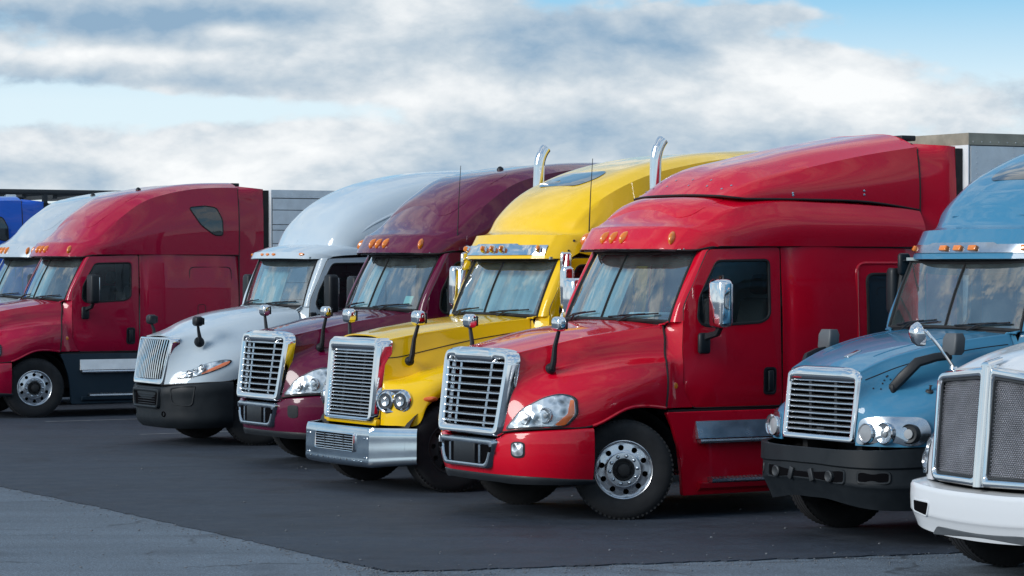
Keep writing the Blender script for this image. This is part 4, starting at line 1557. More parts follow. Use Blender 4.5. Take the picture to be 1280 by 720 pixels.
# ------------------------------------------------------------------ white tractor with upright-bar grille
WS_B = dict(bx=1.84, bxk=2.02, bz=2.02, tx=2.08, txk=2.27, tz=2.68, bw=1.03, tw=1.0)
DOOR_B = [(2.36, 2.70), (3.30, 2.74), (3.30, 1.12), (2.16, 1.12), (2.06, 1.28), (2.04, 1.70), (2.07, 2.10)]
WIN_B = [(2.43, 2.63), (3.16, 2.64), (3.15, 2.03), (3.05, 1.97), (2.22, 1.95), (2.15, 2.02), (2.20, 2.22)]
HOOD_B = [
    [(0.025, -.55, .88), (.22, -.82, .90), (.45, -1.04, .92), (.80, -1.165, .945), (1.27, -1.21, 1.14), (1.85, -1.18, 1.10)],
    [(0.045, -.56, 1.0), (.26, -.80, 1.05), (.50, -1.03, 1.10), (.84, -1.18, 1.14), (1.27, -1.23, 1.20), (1.87, -1.19, 1.20)],
    [(0.075, -.57, 1.16), (.32, -.76, 1.22), (.58, -.96, 1.28), (.90, -1.115, 1.34), (1.30, -1.19, 1.40), (1.90, -1.17, 1.42)],
    [(0.095, -.575, 1.30), (.36, -.70, 1.36), (.62, -.85, 1.44), (.94, -.99, 1.52), (1.33, -1.07, 1.60), (1.92, -1.12, 1.66)],
    [(0.115, -.57, 1.42), (.40, -.64, 1.49), (.66, -.75, 1.57), (.97, -.87, 1.66), (1.36, -.96, 1.75), (1.94, -1.06, 1.80)],
    [(0.145, -.53, 1.52), (.43, -.56, 1.60), (.69, -.64, 1.70), (1.0, -.74, 1.79), (1.38, -.84, 1.87), (1.95, -.98, 1.93)],
    [(0.165, -.42, 1.57), (.45, -.44, 1.66), (.71, -.50, 1.77), (1.0, -.57, 1.86), (1.38, -.66, 1.93), (1.90, -.78, 1.985)],
    [(0.165, -.20, 1.585), (.45, -.20, 1.68), (.70, -.24, 1.79), (1.0, -.28, 1.885), (1.36, -.32, 1.955), (1.82, -.40, 2.012)],
    [(0.165, 0, 1.59), (.45, 0, 1.685), (.70, 0, 1.80), (1.0, 0, 1.895), (1.36, 0, 1.965), (1.78, 0, 2.018)]]
ROOF_B = [
    [(2.40, -1.11, 2.70), (2.25, -1.06, 2.70), (2.10, -.96, 2.70), (2.0, -.76, 2.705), (1.93, -.45, 2.71), (1.90, 0, 2.71)],
    [(2.45, -1.135, 2.735), (2.30, -1.07, 2.77), (2.15, -.96, 2.785), (2.05, -.77, 2.795), (1.98, -.45, 2.805), (1.95, 0, 2.81)],
    [(2.60, -1.155, 2.75), (2.5, -1.10, 2.83), (2.38, -.98, 2.86), (2.28, -.78, 2.875), (2.22, -.45, 2.885), (2.20, 0, 2.89)],
    [(3.3, -1.175, 2.76), (3.3, -1.15, 2.83), (3.3, -1.0, 2.87), (3.3, -.78, 2.88), (3.3, -.45, 2.885), (3.3, 0, 2.89)],
    [(5.05, -1.20, 2.76), (5.05, -1.16, 2.83), (5.05, -1.0, 2.87), (5.05, -.78, 2.88), (5.05, -.45, 2.885), (5.05, 0, 2.89)]]
FAIR_B = [
    [(2.95, -1.13, 2.84), (2.66, -1.05, 2.86), (2.50, -.90, 2.875), (2.40, -.6, 2.885), (2.34, 0, 2.89)],
    [(3.02, -1.145, 2.84), (2.82, -1.09, 3.02), (2.64, -.92, 3.12), (2.54, -.6, 3.16), (2.48, 0, 3.17)],
    [(3.20, -1.17, 2.84), (3.06, -1.12, 3.16), (2.88, -.93, 3.34), (2.76, -.6, 3.41), (2.70, 0, 3.42)],
    [(3.50, -1.185, 2.84), (3.46, -1.135, 3.29), (3.36, -.92, 3.60), (3.30, -.58, 3.73), (3.27, 0, 3.76)],
    [(4.10, -1.20, 2.84), (4.10, -1.165, 3.39), (4.05, -.97, 3.80), (4.0, -.6, 3.93), (4.0, 0, 3.96)],
    [(5.30, -1.21, 2.84), (5.30, -1.195, 3.46), (5.30, -1.05, 3.93), (5.30, -.65, 4.05), (5.30, 0, 4.075)]]


def tractor_b(T, pm):
    hsf, ho = hood(T, tighten(HOOD_B, (3, 6), .2, .16), pm, sv=())
    xf = lambda y, z: -.03 + (z - .88) * .19 + .14 * y * y
    outer = [(-.60, 1.56), (.60, 1.56), (.55, .875), (-.55, .875)]
    inner = [(-.545, 1.515), (.545, 1.515), (.50, .975), (-.50, .975)]
    gr = grille_frame(T, outer, inner, xf, 'chrome', depth=.12, ro=.08, ri=.06, proud=.02, lip=.05)
    for i in range(16):
        y = -.51 + i * 1.02 / 15
        pts = []
        for z in np.linspace(.965, 1.525, 9):
            k = (z - .97) / .55
            yy = y * (.97 + .08 * k)
            pts.append((xf(yy, z) - .002 - .012 * math.sin(math.pi * k), yy, z))
        MB().tube(pts, .0105, 6).build('bar', 'chrome', gr)
    radiator(T, .30, .55, .9, 1.55)
    plan = [(.83, -1.185, .945, .27), (.62, -1.14, .935, .265), (.40, -1.03, .92, .26), (.20, -.85, .90, .255), (.10, -.68, .885, .25), (.03, -.52, .86, .25), (.0, -.25, .85, .25), (-.005, 0, .85, .25)]
    bsf, bo = bumper_sheet(T, plan, [(.06, 0), (.0, .02), (-.02, .10), (-.012, .35), (.0, .6), (.02, .85), (.10, 1.0)], 'bumper_plastic', sv=(4,))
    xb = lambda y, z: -.035 + .12 * y * y
    it = grille_frame(T, [(-.50, .83), (.50, .83), (.45, .53), (-.45, .53)], [(-.44, .76), (.44, .76), (.40, .585), (-.40, .585)], xb, 'bumper_plastic', depth=.06, proud=.035, ro=.06, ri=.05, lip=.05)
    it.name = 'intake_surround'
    MB().box((-.02, -.41, .56), (-.012, .41, .78)).build('intake_shade', 'dark_void', it)  # no mesh, only a sheet coloured as the intake's inner shade
    for i in range(5):
        hslat(it, -.42, .42, .60 + i * .035, xb, .006, h=.012, d=.02, mat='black_plastic', name='intake_bar')
    for s in (-1, 1):
        MB().lathe([(.04, 0), (.04, .02), (.03, .022), (.028, .0), (0, 0)], (.04, s * .52, .46), (-1, s * .3, 0), 16).build('tow_hole', 'dark_void', bo)
        # pressed recess panel of the bumper corner
        lp = rpoly([(1.55, 2.3), (1.75, 4.1), (3.3, 4.0), (3.6, 2.5)], .35, 4)
        f = lp if s < 0 else np.array([(a, 14 - b) for a, b in lp])
        pts = []
        for q in f:
            a, nn = bsf.at(*q)
            pts.append(a + nn * .002)
        MB().loop_tube(pts, .012, 6).build('bumper_rib', 'bumper_plastic', bo)
    hl = [(.62, .62), (1.3, .56), (2.0, .72), (2.72, 1.18), (2.86, 1.50), (2.5, 1.62), (1.9, 1.52), (1.3, 1.22), (.85, .86)]
    am = [(1.75, .68), (2.3, .92), (2.76, 1.25), (2.84, 1.46), (2.62, 1.42), (2.2, 1.12), (1.8, .86)]
    for fl in (None, hsf.K):
        shaped_headlight(T, hsf, hl, am, [(1.75, 1.15, .06), (1.2, .88, .05)], fl)
    for v in (0, hsf.K):
        seam_uv(hsf, [(u, v) for u in np.linspace(0, 3.1, 30)], .012).build('bumper_gap', 'seam', ho)
    wsf, wobj = cab_shell(T, pm, WS_B, DOOR_B, WIN_B, 5.05, 2.75, hsf, 7, (3.12, 1.42), split=False, interior_kw=dict(curtain=(-.2, 1.0, .15)), glass_mat='side_glass', pillar_mat=pm)
    rsf, ro = roof(T, ROOF_B, pm, sv=(), su=(1,))
    fsf = Surf(mir(FAIR_B), 7, 6)
    fo = MB().sheet(fsf, .015).build('roof_fairing', pm, T)
    MB().rings([[tuple(p - np.array((.012, 0, 0))) for p in fsf.D[-1]]], False, True).build('fairing_back', pm, fo)
    # pressed flutes along the side of the fairing
    for v0, v1, u0, u1 in ((.9, 1.45, .9, 4.9), (.45, .75, 1.3, 4.9)):
        for fl in (0, 8):
            path = [(u0 + (u1 - u0) * t, v0 + (v1 - v0) * t) for t in np.linspace(0, 1, 24)]
            path = [(a, fl - b) if fl else (a, b) for a, b in path]
            pts = [fsf.at(*q)[0] - fsf.at(*q)[1] * .012 for q in path]
            MB().tube(pts, [.004 + .022 * math.sin(math.pi * k / 23) for k in range(24)], 8).build('flute', pm, fo)
    seam_uv(fsf, [(0, v) for v in np.linspace(0, 8, 40)], .010).build('fairing_gap', 'seam', fo)
    extender(T, pm, rear_edge(fsf, 2.1), 5.305, 5.62, 1.0)
    for y in (-.86, -.2, 0, .2, .86):
        p, nn = rsf.hit((y, 2.765), 0, -1)
        M = frame_at(p, nn)
        L = []
        for h, k in ((-.01, 1), (.006, 1), (.02, .8), (.026, .01)):
            L.append([tuple(M @ Vector((k * .05 * math.cos(a), k * .022 * math.sin(a), h))) for a in np.linspace(0, 2 * math.pi, 16, endpoint=False)])
        MB().rings(L, True, True).build('marker_light', 'amber', T)
    for s in (-1, 1):
        lp = [(1.80, 1.085), (5.05, 1.085), (5.05, .24), (1.92, .22), (1.9, .45), (1.87, .72), (1.82, .93)]
        sk = skirt(T, pm, lp, 1.205, s)
        steps(T, sk, s, 2.16, 3.45, 1.205, .985, .375)
        mirror_head(T, 2.28, s * 1.42, 2.19, .22, .56, 'black_plastic', (2.22, s * 1.20, 1.80), s)
        # short pod mirrors on the fender
        hood_mirror(T, (.47, s * .80, 1.50), (.42, s * .86, 1.80), 'black_plastic', size=(.13, .17, .14), foot=.07)
        MB().box((2.05, min(s * 1.155, s * 1.20), 1.80), (2.16, max(s * 1.155, s * 1.20), 1.92), .02).build('mirror_mount', 'black_plastic', T)
    chassis(T, .4, 8.3)
    wheel_well(T)
    for s in (-1, 1):
        add_wheel(T, 1.27, s * 1.045, R(-14), .5, s > 0, 'chassis')


# ------------------------------------------------------------------ yellow tractor with square hood
WS_C = dict(bx=2.33, bxk=2.47, bz=2.02, tx=2.61, txk=2.77, tz=2.65, bw=1.02, tw=.985)
DOOR_C = [(2.88, 2.68), (3.72, 2.70), (3.72, 1.12), (2.66, 1.12), (2.57, 1.28), (2.55, 1.70), (2.57, 2.10)]
WIN_C = [(2.95, 2.60), (3.60, 2.61), (3.59, 2.05), (3.50, 1.99), (2.76, 1.96), (2.68, 2.03), (2.72, 2.2)]
HOOD_C = [
    [(.60, -.645, .765), (.65, -.92, .77), (.83, -1.14, .79), (.93, -1.185, 1.0), (1.27, -1.20, 1.14), (1.72, -1.20, 1.05), (2.33, -1.13, 1.10)],
    [(.61, -.645, .93), (.655, -.92, .93), (.835, -1.145, .95), (.96, -1.20, 1.08), (1.27, -1.215, 1.2), (1.72, -1.205, 1.15), (2.34, -1.13, 1.2)],
    [(.62, -.645, 1.12), (.68, -.91, 1.14), (.86, -1.12, 1.16), (.99, -1.17, 1.22), (1.27, -1.185, 1.3), (1.72, -1.16, 1.32), (2.36, -1.12, 1.38)],
    [(.63, -.645, 1.22), (.74, -.84, 1.24), (.90, -1.0, 1.27), (1.02, -1.04, 1.32), (1.27, -1.07, 1.38), (1.72, -1.07, 1.45), (2.37, -1.08, 1.52)],
    [(.64, -.645, 1.27), (.79, -.69, 1.285), (.93, -.725, 1.32), (1.05, -.76, 1.37), (1.27, -.81, 1.43), (1.72, -.91, 1.52), (2.38, -1.03, 1.62)],
    [(.67, -.635, 1.50), (.82, -.665, 1.51), (.95, -.685, 1.535), (1.06, -.71, 1.56), (1.27, -.75, 1.61), (1.72, -.84, 1.71), (2.40, -.98, 1.82)],
    [(.70, -.60, 1.74), (.83, -.63, 1.765), (.97, -.655, 1.79), (1.08, -.675, 1.81), (1.28, -.71, 1.84), (1.75, -.80, 1.905), (2.42, -.93, 1.975)],
    [(.68, -.32, 1.785), (.82, -.33, 1.81), (.97, -.345, 1.835), (1.08, -.36, 1.855), (1.28, -.38, 1.885), (1.72, -.42, 1.945), (2.33, -.48, 2.0)],
    [(.67, 0, 1.795), (.82, 0, 1.82), (.97, 0, 1.845), (1.08, 0, 1.865), (1.28, 0, 1.895), (1.72, 0, 1.955), (2.28, 0, 2.01)]]
ROOF_C = [
    [(2.87, -1.105, 2.68), (2.74, -1.04, 2.68), (2.62, -.94, 2.68), (2.52, -.76, 2.68), (2.46, -.45, 2.68), (2.44, 0, 2.68)],
    [(2.98, -1.13, 2.75), (2.90, -1.06, 2.95), (2.76, -.95, 2.955), (2.66, -.77, 2.96), (2.59, -.46, 2.965), (2.56, 0, 2.97)],
    [(3.12, -1.145, 2.72), (3.06, -1.10, 2.97), (2.93, -.97, 2.985), (2.81, -.78, 2.99), (2.73, -.46, 2.995), (2.70, 0, 2.995)],
    [(3.22, -1.155, 2.72), (3.18, -1.13, 3.02), (3.04, -1.0, 3.14), (2.95, -.78, 3.18), (2.88, -.44, 3.20), (2.85, 0, 3.20)],
    [(3.45, -1.165, 2.72), (3.40, -1.155, 3.10), (3.28, -1.03, 3.34), (3.20, -.80, 3.41), (3.14, -.42, 3.435), (3.11, 0, 3.435)],
    [(3.90, -1.185, 2.72), (3.90, -1.18, 3.20), (3.80, -1.06, 3.61), (3.74, -.82, 3.68), (3.70, -.42, 3.70), (3.68, 0, 3.70)],
    [(4.60, -1.20, 2.72), (4.60, -1.20, 3.30), (4.60, -1.09, 3.82), (4.55, -.84, 3.90), (4.55, -.4, 3.915), (4.55, 0, 3.915)],
    [(5.80, -1.205, 2.72), (5.80, -1.205, 3.35), (5.80, -1.10, 3.95), (5.80, -.82, 4.01), (5.80, -.4, 4.03), (5.80, 0, 4.03)]]


def roof_c_lights(T, rsf, ro, dx, box_lamps, z, band_mat, z0, z1):
    # bright band under the visor with five lamps
    top, bot = [], []
    D = []
    for y in np.linspace(-.93, .93, 41):
        zt = z1 + (.018 if abs(y) < .5 else 0)
        row = []
        for k in (0, .5, 1):
            p, nn = rsf.hit((y, z0 + (zt - z0) * k), 0, -1)
            row.append(p + nn * .012)
        D.append(row)
    D = np.array(D)
    b = MB().grid(D)
    b.grid(D + np.array((.02, 0, 0)))
    bo = b.build('visor_band', band_mat, ro)
    for y in (-.80, -.24, 0, .24, .86) if False else (-.84, -.22, 0, .22, .84):
        p, nn = rsf.hit((y, z), 0, -1)
        M = frame_at(p + nn * .012, nn)
        m = MB()
        if box_lamps:
            m.box((-.055, -.028, -.01), (.055, .028, .03), .01, M)
        else:
            L = []
            for h, k in ((0, 1), (.03, .95), (.05, .7), (.06, .01)):
                L.append([tuple(M @ Vector((k * .030 * math.cos(a), k * .048 * math.sin(a) + .0, h))) for a in np.linspace(0, 2 * math.pi, 14, endpoint=False)])
            m.rings(L, True, True)
        lo = m.build('marker_light', 'amber' if box_lamps else 'chrome', T)
        if not box_lamps:
            m = MB()
            L = []
            for h, k in ((.02, 1), (.058, .8), (.068, .01)):
                L.append([tuple(M @ Vector((k * .022 * math.cos(a) + .012, k * .036 * math.sin(a), h))) for a in np.linspace(0, 2 * math.pi, 12, endpoint=False)])
            m.rings(L, True, True).build('lens', 'amber', lo)


def tractor_c(T, pm):
    hsf, ho = hood(T, tighten(HOOD_C, (4, 6), .12, .10), pm, sv=())
    xf = lambda y, z: .50 + (z - .81) * .10 + .03 * y * y
    outer = [(-.645, 1.76), (.645, 1.76), (.625, .80), (-.625, .80)]
    inner = [(-.53, 1.60), (.53, 1.60), (.52, .855), (-.52, .855)]
    gr = grille_frame(T, outer, inner, xf, 'chrome', depth=.16, ro=.10, ri=.02, proud=.03, lip=.05)
    for i in range(18):
        z = 1.575 - i * .0415
        hslat(gr, -.528, .528, z, xf, -.008, h=.017, d=.05, tilt=.12, n=5)
    for y in (-.24, .24):
        MB().tube([(xf(y, z) + .045, y, z) for z in (.85, 1.2, 1.6)], .018, 6).build('grille_post', 'steel_dark', gr)
    radiator(T, .62, .60, .82, 1.7)
    # body panel below grille
    MB().box((.54, -.64, .755), (.60, .64, .83), .01).build('grille_sill', pm, T)
    # polished bumper: flat face, swept-back ends
    plan = [(.75, -1.245, .745, .335), (.56, -1.04, .745, .315), (.36, -.82, .745, .29), (.345, -.5, .745, .285), (.335, 0, .745, .285)]
    bsf, bo = bumper_sheet(T, plan, [(.07, 0.01), (.026, .0), (.018, .04), (.004, .4), (.0, .75), (.006, .95), (.05, 1.0)], 'polished_bumper', nu=4, nv=5, su=(1,), sv=(2,))
    # grille in the bumper
    xb = lambda y, z: .322 + (z - .45) * .05 + .02 * y * y
    it = grille_frame(T, [(-.50, .665), (.50, .665), (.50, .45), (-.50, .45)], [(-.48, .645), (.48, .645), (.48, .47), (-.48, .47)], xb, 'chrome', depth=.03, proud=.012, ro=.03, ri=.02, lip=.03)
    it.name = 'bumper_grille'
    MB().box((.331, -.49, .46), (.338, .49, .655)).build('intake_shade', 'dark_void', it)  # black sheet behind the slats, shade of the opening in its colour
    for i in range(6):
        hslat(it, -.48, .48, .485 + i * .029, xb, -.006, h=.012, d=.014, n=3)
    for y in (-.24, 0, .24):
        MB().box((.320, y - .008, .47), (.33, y + .008, .645)).build('grille_post', 'steel_dark', it)
    for i in range(9):
        y = -.62 + i * 1.24 / 8
        MB().lathe([(.011, 0), (.009, .008), (0, .011)], (.333, y, .36), (-1, 0, 0), 8).build('bolt', 'chrome', bo)
    for y in (-.74, .74):
        for z in (.40, .62):
            MB().lathe([(.013, 0), (.009, .008), (0, .011)], (.348, y, z), (-1, 0, 0), 8).build('bolt', 'chrome', bo)
    # twin round headlights in a common chrome surround
    for s in (-1, 1):
        c1, c2 = Vector((.605, s * .79, 1.045)), Vector((.700, s * .975, 1.05))
        n1, n2 = Vector((-.95, s * .30, .03)).normalized(), Vector((-.82, s * .57, .03)).normalized()
        m = MB()
        L = []
        ax = (c2 - c1).normalized()
        nn = (n1 + n2).normalized()
        lp = []
        for a in np.linspace(0, 2 * math.pi, 36, endpoint=False):
            ca, sa = math.cos(a), math.sin(a)
            c = c2 if ca > 0 else c1
            lp.append((c, ca, sa))
        for h, r in ((-.14, .135), (.0, .135), (.012, .125), (.0, .10)):
            L.append([tuple(c + ax * ca * r + Vector((0, 0, 1)) * sa * r + nn * h) for c, ca, sa in lp])
        L.append([tuple((c1 + c2) / 2 + ax * ca * .1 + Vector((0, 0, 1)) * sa * .01 + nn * -.03) for c, ca, sa in lp])
        hb = m.rings(L, True, True).build('headlight', 'chrome', T)
        for c, nv_ in ((c1, n1), (c2, n2)):
            p = c + nn * .012
            r = .088
            MB().lathe([(r * 1.16, -.02), (r * 1.18, .012), (r * 1.05, .020), (r, .006), (r * .98, -.04)], p, nn, 30).build('ring', 'chrome', hb)
            MB().lathe([(r, .004), (r * .8, .001), (r * .5, -.002), (0, -.004)], p + nn * .006, nn, 30).build('bowl', 'steel_dark', hb)
            MB().lathe([(r * .62, .004), (r * .64, .012), (r * .45, .010), (r * .2, .003), (0, .002)], p + nn * .008, nn, 24).build('reflector', 'lamp_bowl', hb)
            MB().lathe([(r, .016), (r * .7, .034), (r * .35, .044), (0, .046)], p, nn, 30).build('lens', 'lens_glass', hb)
        # amber side repeater on the fender
        lp = ell(.965, 1.075, .085, .030, 16)
        patch_2d(hsf, lp, 1, s, .008, .018, 3).build('turn_signal', 'orange_lens', T)
        seam_uv(hsf, [(u, 7.15 if s < 0 else hsf.K - 7.15) for u in np.linspace(.2, 5.9, 30)], .006).build('hood_seam', 'seam', ho)
    wsf, wobj = cab_shell(T, pm, WS_C, DOOR_C, WIN_C, 5.8, 2.71, hsf, 9, (3.54, 1.42), w=1.185, xd=3.1, interior_kw=dict(curtain=(-.75, 1.0, .15)))
    rsf, ro = roof(T, ROOF_C, pm, sv=(2,), su=(1,))
    roof_c_lights(T, rsf, ro, 0, False, 2.785, 'chrome', 2.72, 2.835)
    # skylight in the roof: dark pane
    lp = [(3.10, -.50), (3.10, .30), (3.32, .62), (3.84, .62), (3.90, .2), (3.62, -.55)]
    lp = [(3.34, -.46), (3.34, .46), (3.55, .58), (3.80, .46), (3.80, -.46), (3.55, -.58)]
    patch_2d(rsf, rpoly(lp, .12, 5), 2, 1, .008, .0, 6).build('skylight', 'sky_pane', ro)
    for s in (-1, 1):
        for (x, z) in ((2.86, 2.77), (2.93, 2.89)):
            p, nn = rsf.hit((x, z), 1, s)
            MB().lathe([(.014, -.004), (.014, .008), (0, .010)], p, nn, 8).build('bolt', 'steel_dark', ro)
        lp = [(1.86, 1.085), (5.8, 1.085), (5.8, .24), (1.95, .22), (1.93, .6)]
        sk = skirt(T, pm, lp, 1.19, s)
        steps(T, sk, s, 2.5, 3.8, 1.19, .985, .375)
        mirror_head(T, 2.68, s * 1.34, 2.34, .14, .50, 'chrome', (2.75, s * 1.17, 2.66), s, 'chrome', depth=.14)
        mirror_head(T, 2.68, s * 1.33, 1.97, .14, .18, 'chrome', (2.70, s * 1.17, 1.82), s, 'chrome', depth=.14)
        hood_mirror(T, (.92, s * .76, 1.50), (.97, s * .88, 1.995), 'chrome', size=(.12, .20, .17))
        stack(T, 3.90, s * 1.36, 1.3, 4.07, .07)
        MB().lathe([(0, 0), (.11, 0), (.11, 1.5), (.066, 1.55)], (3.90, s * 1.36, 1.2), (0, 0, 1), 20).build('heat_shield', 'chrome', T)
        MB().box((3.87, min(s * 1.19, s * 1.36), 2.3), (3.93, max(s * 1.19, s * 1.36), 2.36)).build('stack_bracket', 'steel_dark', T)
    extender(T, pm, rear_edge(rsf, 2.3), 5.805, 5.98, 1.0, 1.185, rubber=.06)
    antenna(T, (3.12, -1.12, 3.0), .86)
    chassis(T, .7, 8.8, rear=(6.9, 8.2))
    wheel_well(T, 1.27, .62)
    for s in (-1, 1):
        add_wheel(T, 1.27, s * 1.045, R(-6), .1, s > 0, 'chassis')


# ------------------------------------------------------------------ steel-blue tractor
WS_D = dict(bx=1.76, bxk=1.86, bz=1.995, tx=2.02, txk=2.12, tz=2.625, bw=1.0, tw=.965)
SH_D = -.53
DOOR_D = [(x + SH_D - .08 if i else x + SH_D - .06, z - .02) for i, (x, z) in enumerate(DOOR_C)]
WIN_D = [(x + SH_D - .07, z - .02) for x, z in WIN_C]
HOOD_D = [
    [(.24, -.58, .93), (.30, -.80, .93), (.48, -1.03, .93), (.82, -1.155, .95), (1.27, -1.20, 1.14), (1.72, -1.16, 1.10)],
    [(.25, -.58, 1.05), (.31, -.80, 1.05), (.49, -1.03, 1.06), (.84, -1.17, 1.10), (1.27, -1.22, 1.20), (1.74, -1.165, 1.20)],
    [(.27, -.58, 1.20), (.34, -.78, 1.20), (.54, -.99, 1.22), (.87, -1.13, 1.28), (1.27, -1.19, 1.35), (1.75, -1.15, 1.38)],
    [(.28, -.58, 1.28), (.38, -.70, 1.30), (.60, -.84, 1.36), (.90, -.98, 1.44), (1.27, -1.06, 1.50), (1.76, -1.10, 1.55)],
    [(.29, -.575, 1.36), (.42, -.64, 1.40), (.63, -.73, 1.47), (.92, -.85, 1.55), (1.28, -.93, 1.62), (1.77, -1.02, 1.68)],
    [(.31, -.575, 1.50), (.45, -.61, 1.55), (.66, -.68, 1.63), (.95, -.77, 1.71), (1.30, -.86, 1.78), (1.79, -.97, 1.84)],
    [(.33, -.54, 1.61), (.46, -.565, 1.67), (.68, -.62, 1.75), (.96, -.70, 1.82), (1.30, -.785, 1.885), (1.80, -.91, 1.945)],
    [(.33, -.26, 1.645), (.46, -.28, 1.70), (.68, -.30, 1.78), (.96, -.35, 1.855), (1.30, -.40, 1.915), (1.74, -.45, 1.97)],
    [(.33, 0, 1.65), (.46, 0, 1.71), (.68, 0, 1.79), (.95, 0, 1.865), (1.28, 0, 1.925), (1.71, 0, 1.98)]]


def tractor_d(T, pm):
    hsf, ho = hood(T, tighten(HOOD_D, (6,), .22, .14), pm, sv=())
    xf = lambda y, z: .215 + (z - .95) * .12 + .06 * y * y
    outer = [(-.57, 1.60), (-.40, 1.635), (-.34, 1.64), (.34, 1.64), (.40, 1.635), (.57, 1.60), (.565, .945), (-.565, .945)]
    inner = [(-.505, 1.50), (-.40, 1.50), (-.33, 1.50), (.33, 1.50), (.40, 1.50), (.505, 1.50), (.50, 1.01), (-.50, 1.01)]
    gr = grille_frame(T, outer, inner, xf, 'chrome', depth=.12, ro=[.09, .03, .03, .03, .03, .09, .05, .05], ri=.02, proud=.018, lip=.05)
    for i in range(9):
        z = 1.465 - i * .0525
        hslat(gr, -.505, .505, z, xf, -.002, h=.019, d=.05, tilt=.2)
    for y in (-.2, .2):
        MB().box((xf(y, 1.2) + .05, y - .02, 1.02), (xf(y, 1.2) + .08, y + .02, 1.5)).build('grille_post', 'steel_dark', gr)
    MB().box((xf(0, 1.2) + .02, -.055, 1.02), (xf(0, 1.2) + .04, .055, 1.07)).build('plate_bracket', 'steel_dark', gr)
    radiator(T, .36, .52, .95, 1.58)
    plan = [(.80, -1.17, .925, .37), (.62, -1.13, .92, .345), (.42, -1.05, .91, .34), (.24, -.92, .90, .345), (.13, -.74, .895, .36), (.07, -.5, .89, .39), (.045, -.25, .89, .42), (.04, 0, .89, .42)]
    bsf, bo = bumper_sheet(T, plan, [(.06, 0), (.0, .0), (-.004, .29), (.018, .325), (.012, .62), (.03, .67), (.11, 1.0)], 'bumper_plastic', su=(1, 2, 3, 4, 5), sv=())
    # intake slots of the bumper: flat patches, their inner shade put into the colour
    for (y0, y1, z0, z1) in ((-.60, .60, .585, .70), (-.98, -.74, .60, .70), (.74, .98, .60, .70)):
        lp = rpoly([(y0, z0), (y1, z0), (y1, z1), (y0, z1)], .03, 4)
        o = patch_2d(bsf, lp, 0, -1, .004, 0, 4).build('slot_shade', 'dark_void', bo)
        pts = [bsf.hit(q, 0, -1)[0] for q in lp]
        MB().loop_tube(pts, .014, 6).build('slot_rim', 'bumper_plastic', o)
    for y in (-.42, .42):
        MB().lathe([(.055, -.02), (.055, .012), (.045, .020), (.03, .012), (0, .01)], (.06, y, .64), (-1, 0, 0), 18).build('tow_eye', 'steel_dark', bo)
    for y in (-.16, .16):
        M = Matrix.Translation((.05, y, .64)) @ Matrix.Rotation(R(20 if y > 0 else -20), 4, 'X')
        MB().box((-.02, -.03, -.06), (.01, .03, .06), .008, M).build('tow_bracket', 'steel_dark', bo)
    # headlight panels: two round lamps and a fog lamp
    for s in (-1, 1):
        def fl(q):
            return [(a, b) if s < 0 else (a, hsf.K - b) for a, b in q]
        lp = rpoly([(.10, .10), (2.45, .10), (2.62, .9), (2.4, 1.75), (1.2, 1.98), (.2, 1.85)], .35, 5)
        o = patch_uv(hsf, fl(lp), .022, .002, 6).build('headlight', 'chrome_dull', T)
        for (u, v, r, kind) in ((.62, .98, .082, 0), (1.32, .98, .088, 1), (2.06, .90, .080, 2)):
            p, nn = hsf.at(*fl([(u, v)])[0])
            d = Vector((-1, 0, 0)) * .75 + Vector(nn) * .6
            d.normalize()
            p = Vector(p) + Vector(nn) * .022
            MB().lathe([(r * 1.14, -.05), (r * 1.16, .014), (r * 1.06, .024), (r, .014), (r * .99, .0)], p, d, 28).build('ring', 'black_plastic' if kind == 2 else 'chrome', o)
            MB().lathe([(r, .010), (r * .8, .004), (r * .4, -.0), (0, -.002)], p + d * .004, d, 28).build('bowl', 'lamp_bowl' if kind < 2 else 'steel_dark', o)
            if kind == 2:
                MB().lathe([(r * .55, .0), (r * .55, .02), (0, .022)], p + d * .006, d, 24).build('fog_lens', 'lamp_bulb', o)
            elif kind == 0:
                MB().lathe([(r * .98, .012), (r * .5, .020), (0, .022)], p, d, 24).build('lens', 'lamp_bulb', o)
            else:
                MB().lathe([(r * .4, .0), (r * .4, .016), (r * .2, .028), (0, .03)], p, d, 16).build('bulb', 'lamp_bulb', o)
                MB().lathe([(r, .016), (r * .6, .032), (0, .04)], p, d, 24).build('lens', 'lens_glass', o)
    for v in (5.2, hsf.K - 5.2):
        seam_uv(hsf, [(u, v) for u in np.linspace(.3, 4.9, 30)], .005).build('hood_seam', 'seam', ho)
    for v in (8.6, hsf.K - 8.6):
        seam_uv(hsf, [(u, v) for u in np.linspace(1.6, 5, 30)], .006).build('hood_crease', pm, ho)
    p, nn = hsf.at(1.55, 9.7)
    M = frame_at(p, nn)
    MB().box((-.035, -.09, -.01), (.035, .09, .012), .012, M).build('hood_badge', 'chrome_dull', ho)
    # rivets and a latch on the fender
    rr = random.Random(5)
    for i in range(8):
        u, v = 1.2 + rr.uniform(-.35, .5), 4.6 + rr.uniform(-.6, .3)
        p, nn = hsf.at(u, v)
        MB().lathe([(.008, -.002), (.008, .004), (0, .005)], p, nn, 6).build('rivet', 'seam', ho)
    p, nn = hsf.at(2.75, 3.1)
    MB().lathe([(.04, -.01), (.035, .008), (.012, .012), (.010, .05), (.02, .055), (0, .06)], p, (0, -.3, 1), 14).build('hood_latch', 'steel_dark', ho)
    wsf, wobj = cab_shell(T, pm, WS_D, DOOR_D, WIN_D, 4.9, 2.70, hsf, 7, (2.9, 1.4), w=1.165, xd=2.5, band=True, interior_kw=dict(seat='seat_red'))
    R_ = [[(x + SH_D, y * .985, z - .02) for x, y, z in row] for row in ROOF_C]
    R_[-1] = [(4.9, y, z) for x, y, z in R_[-1]]
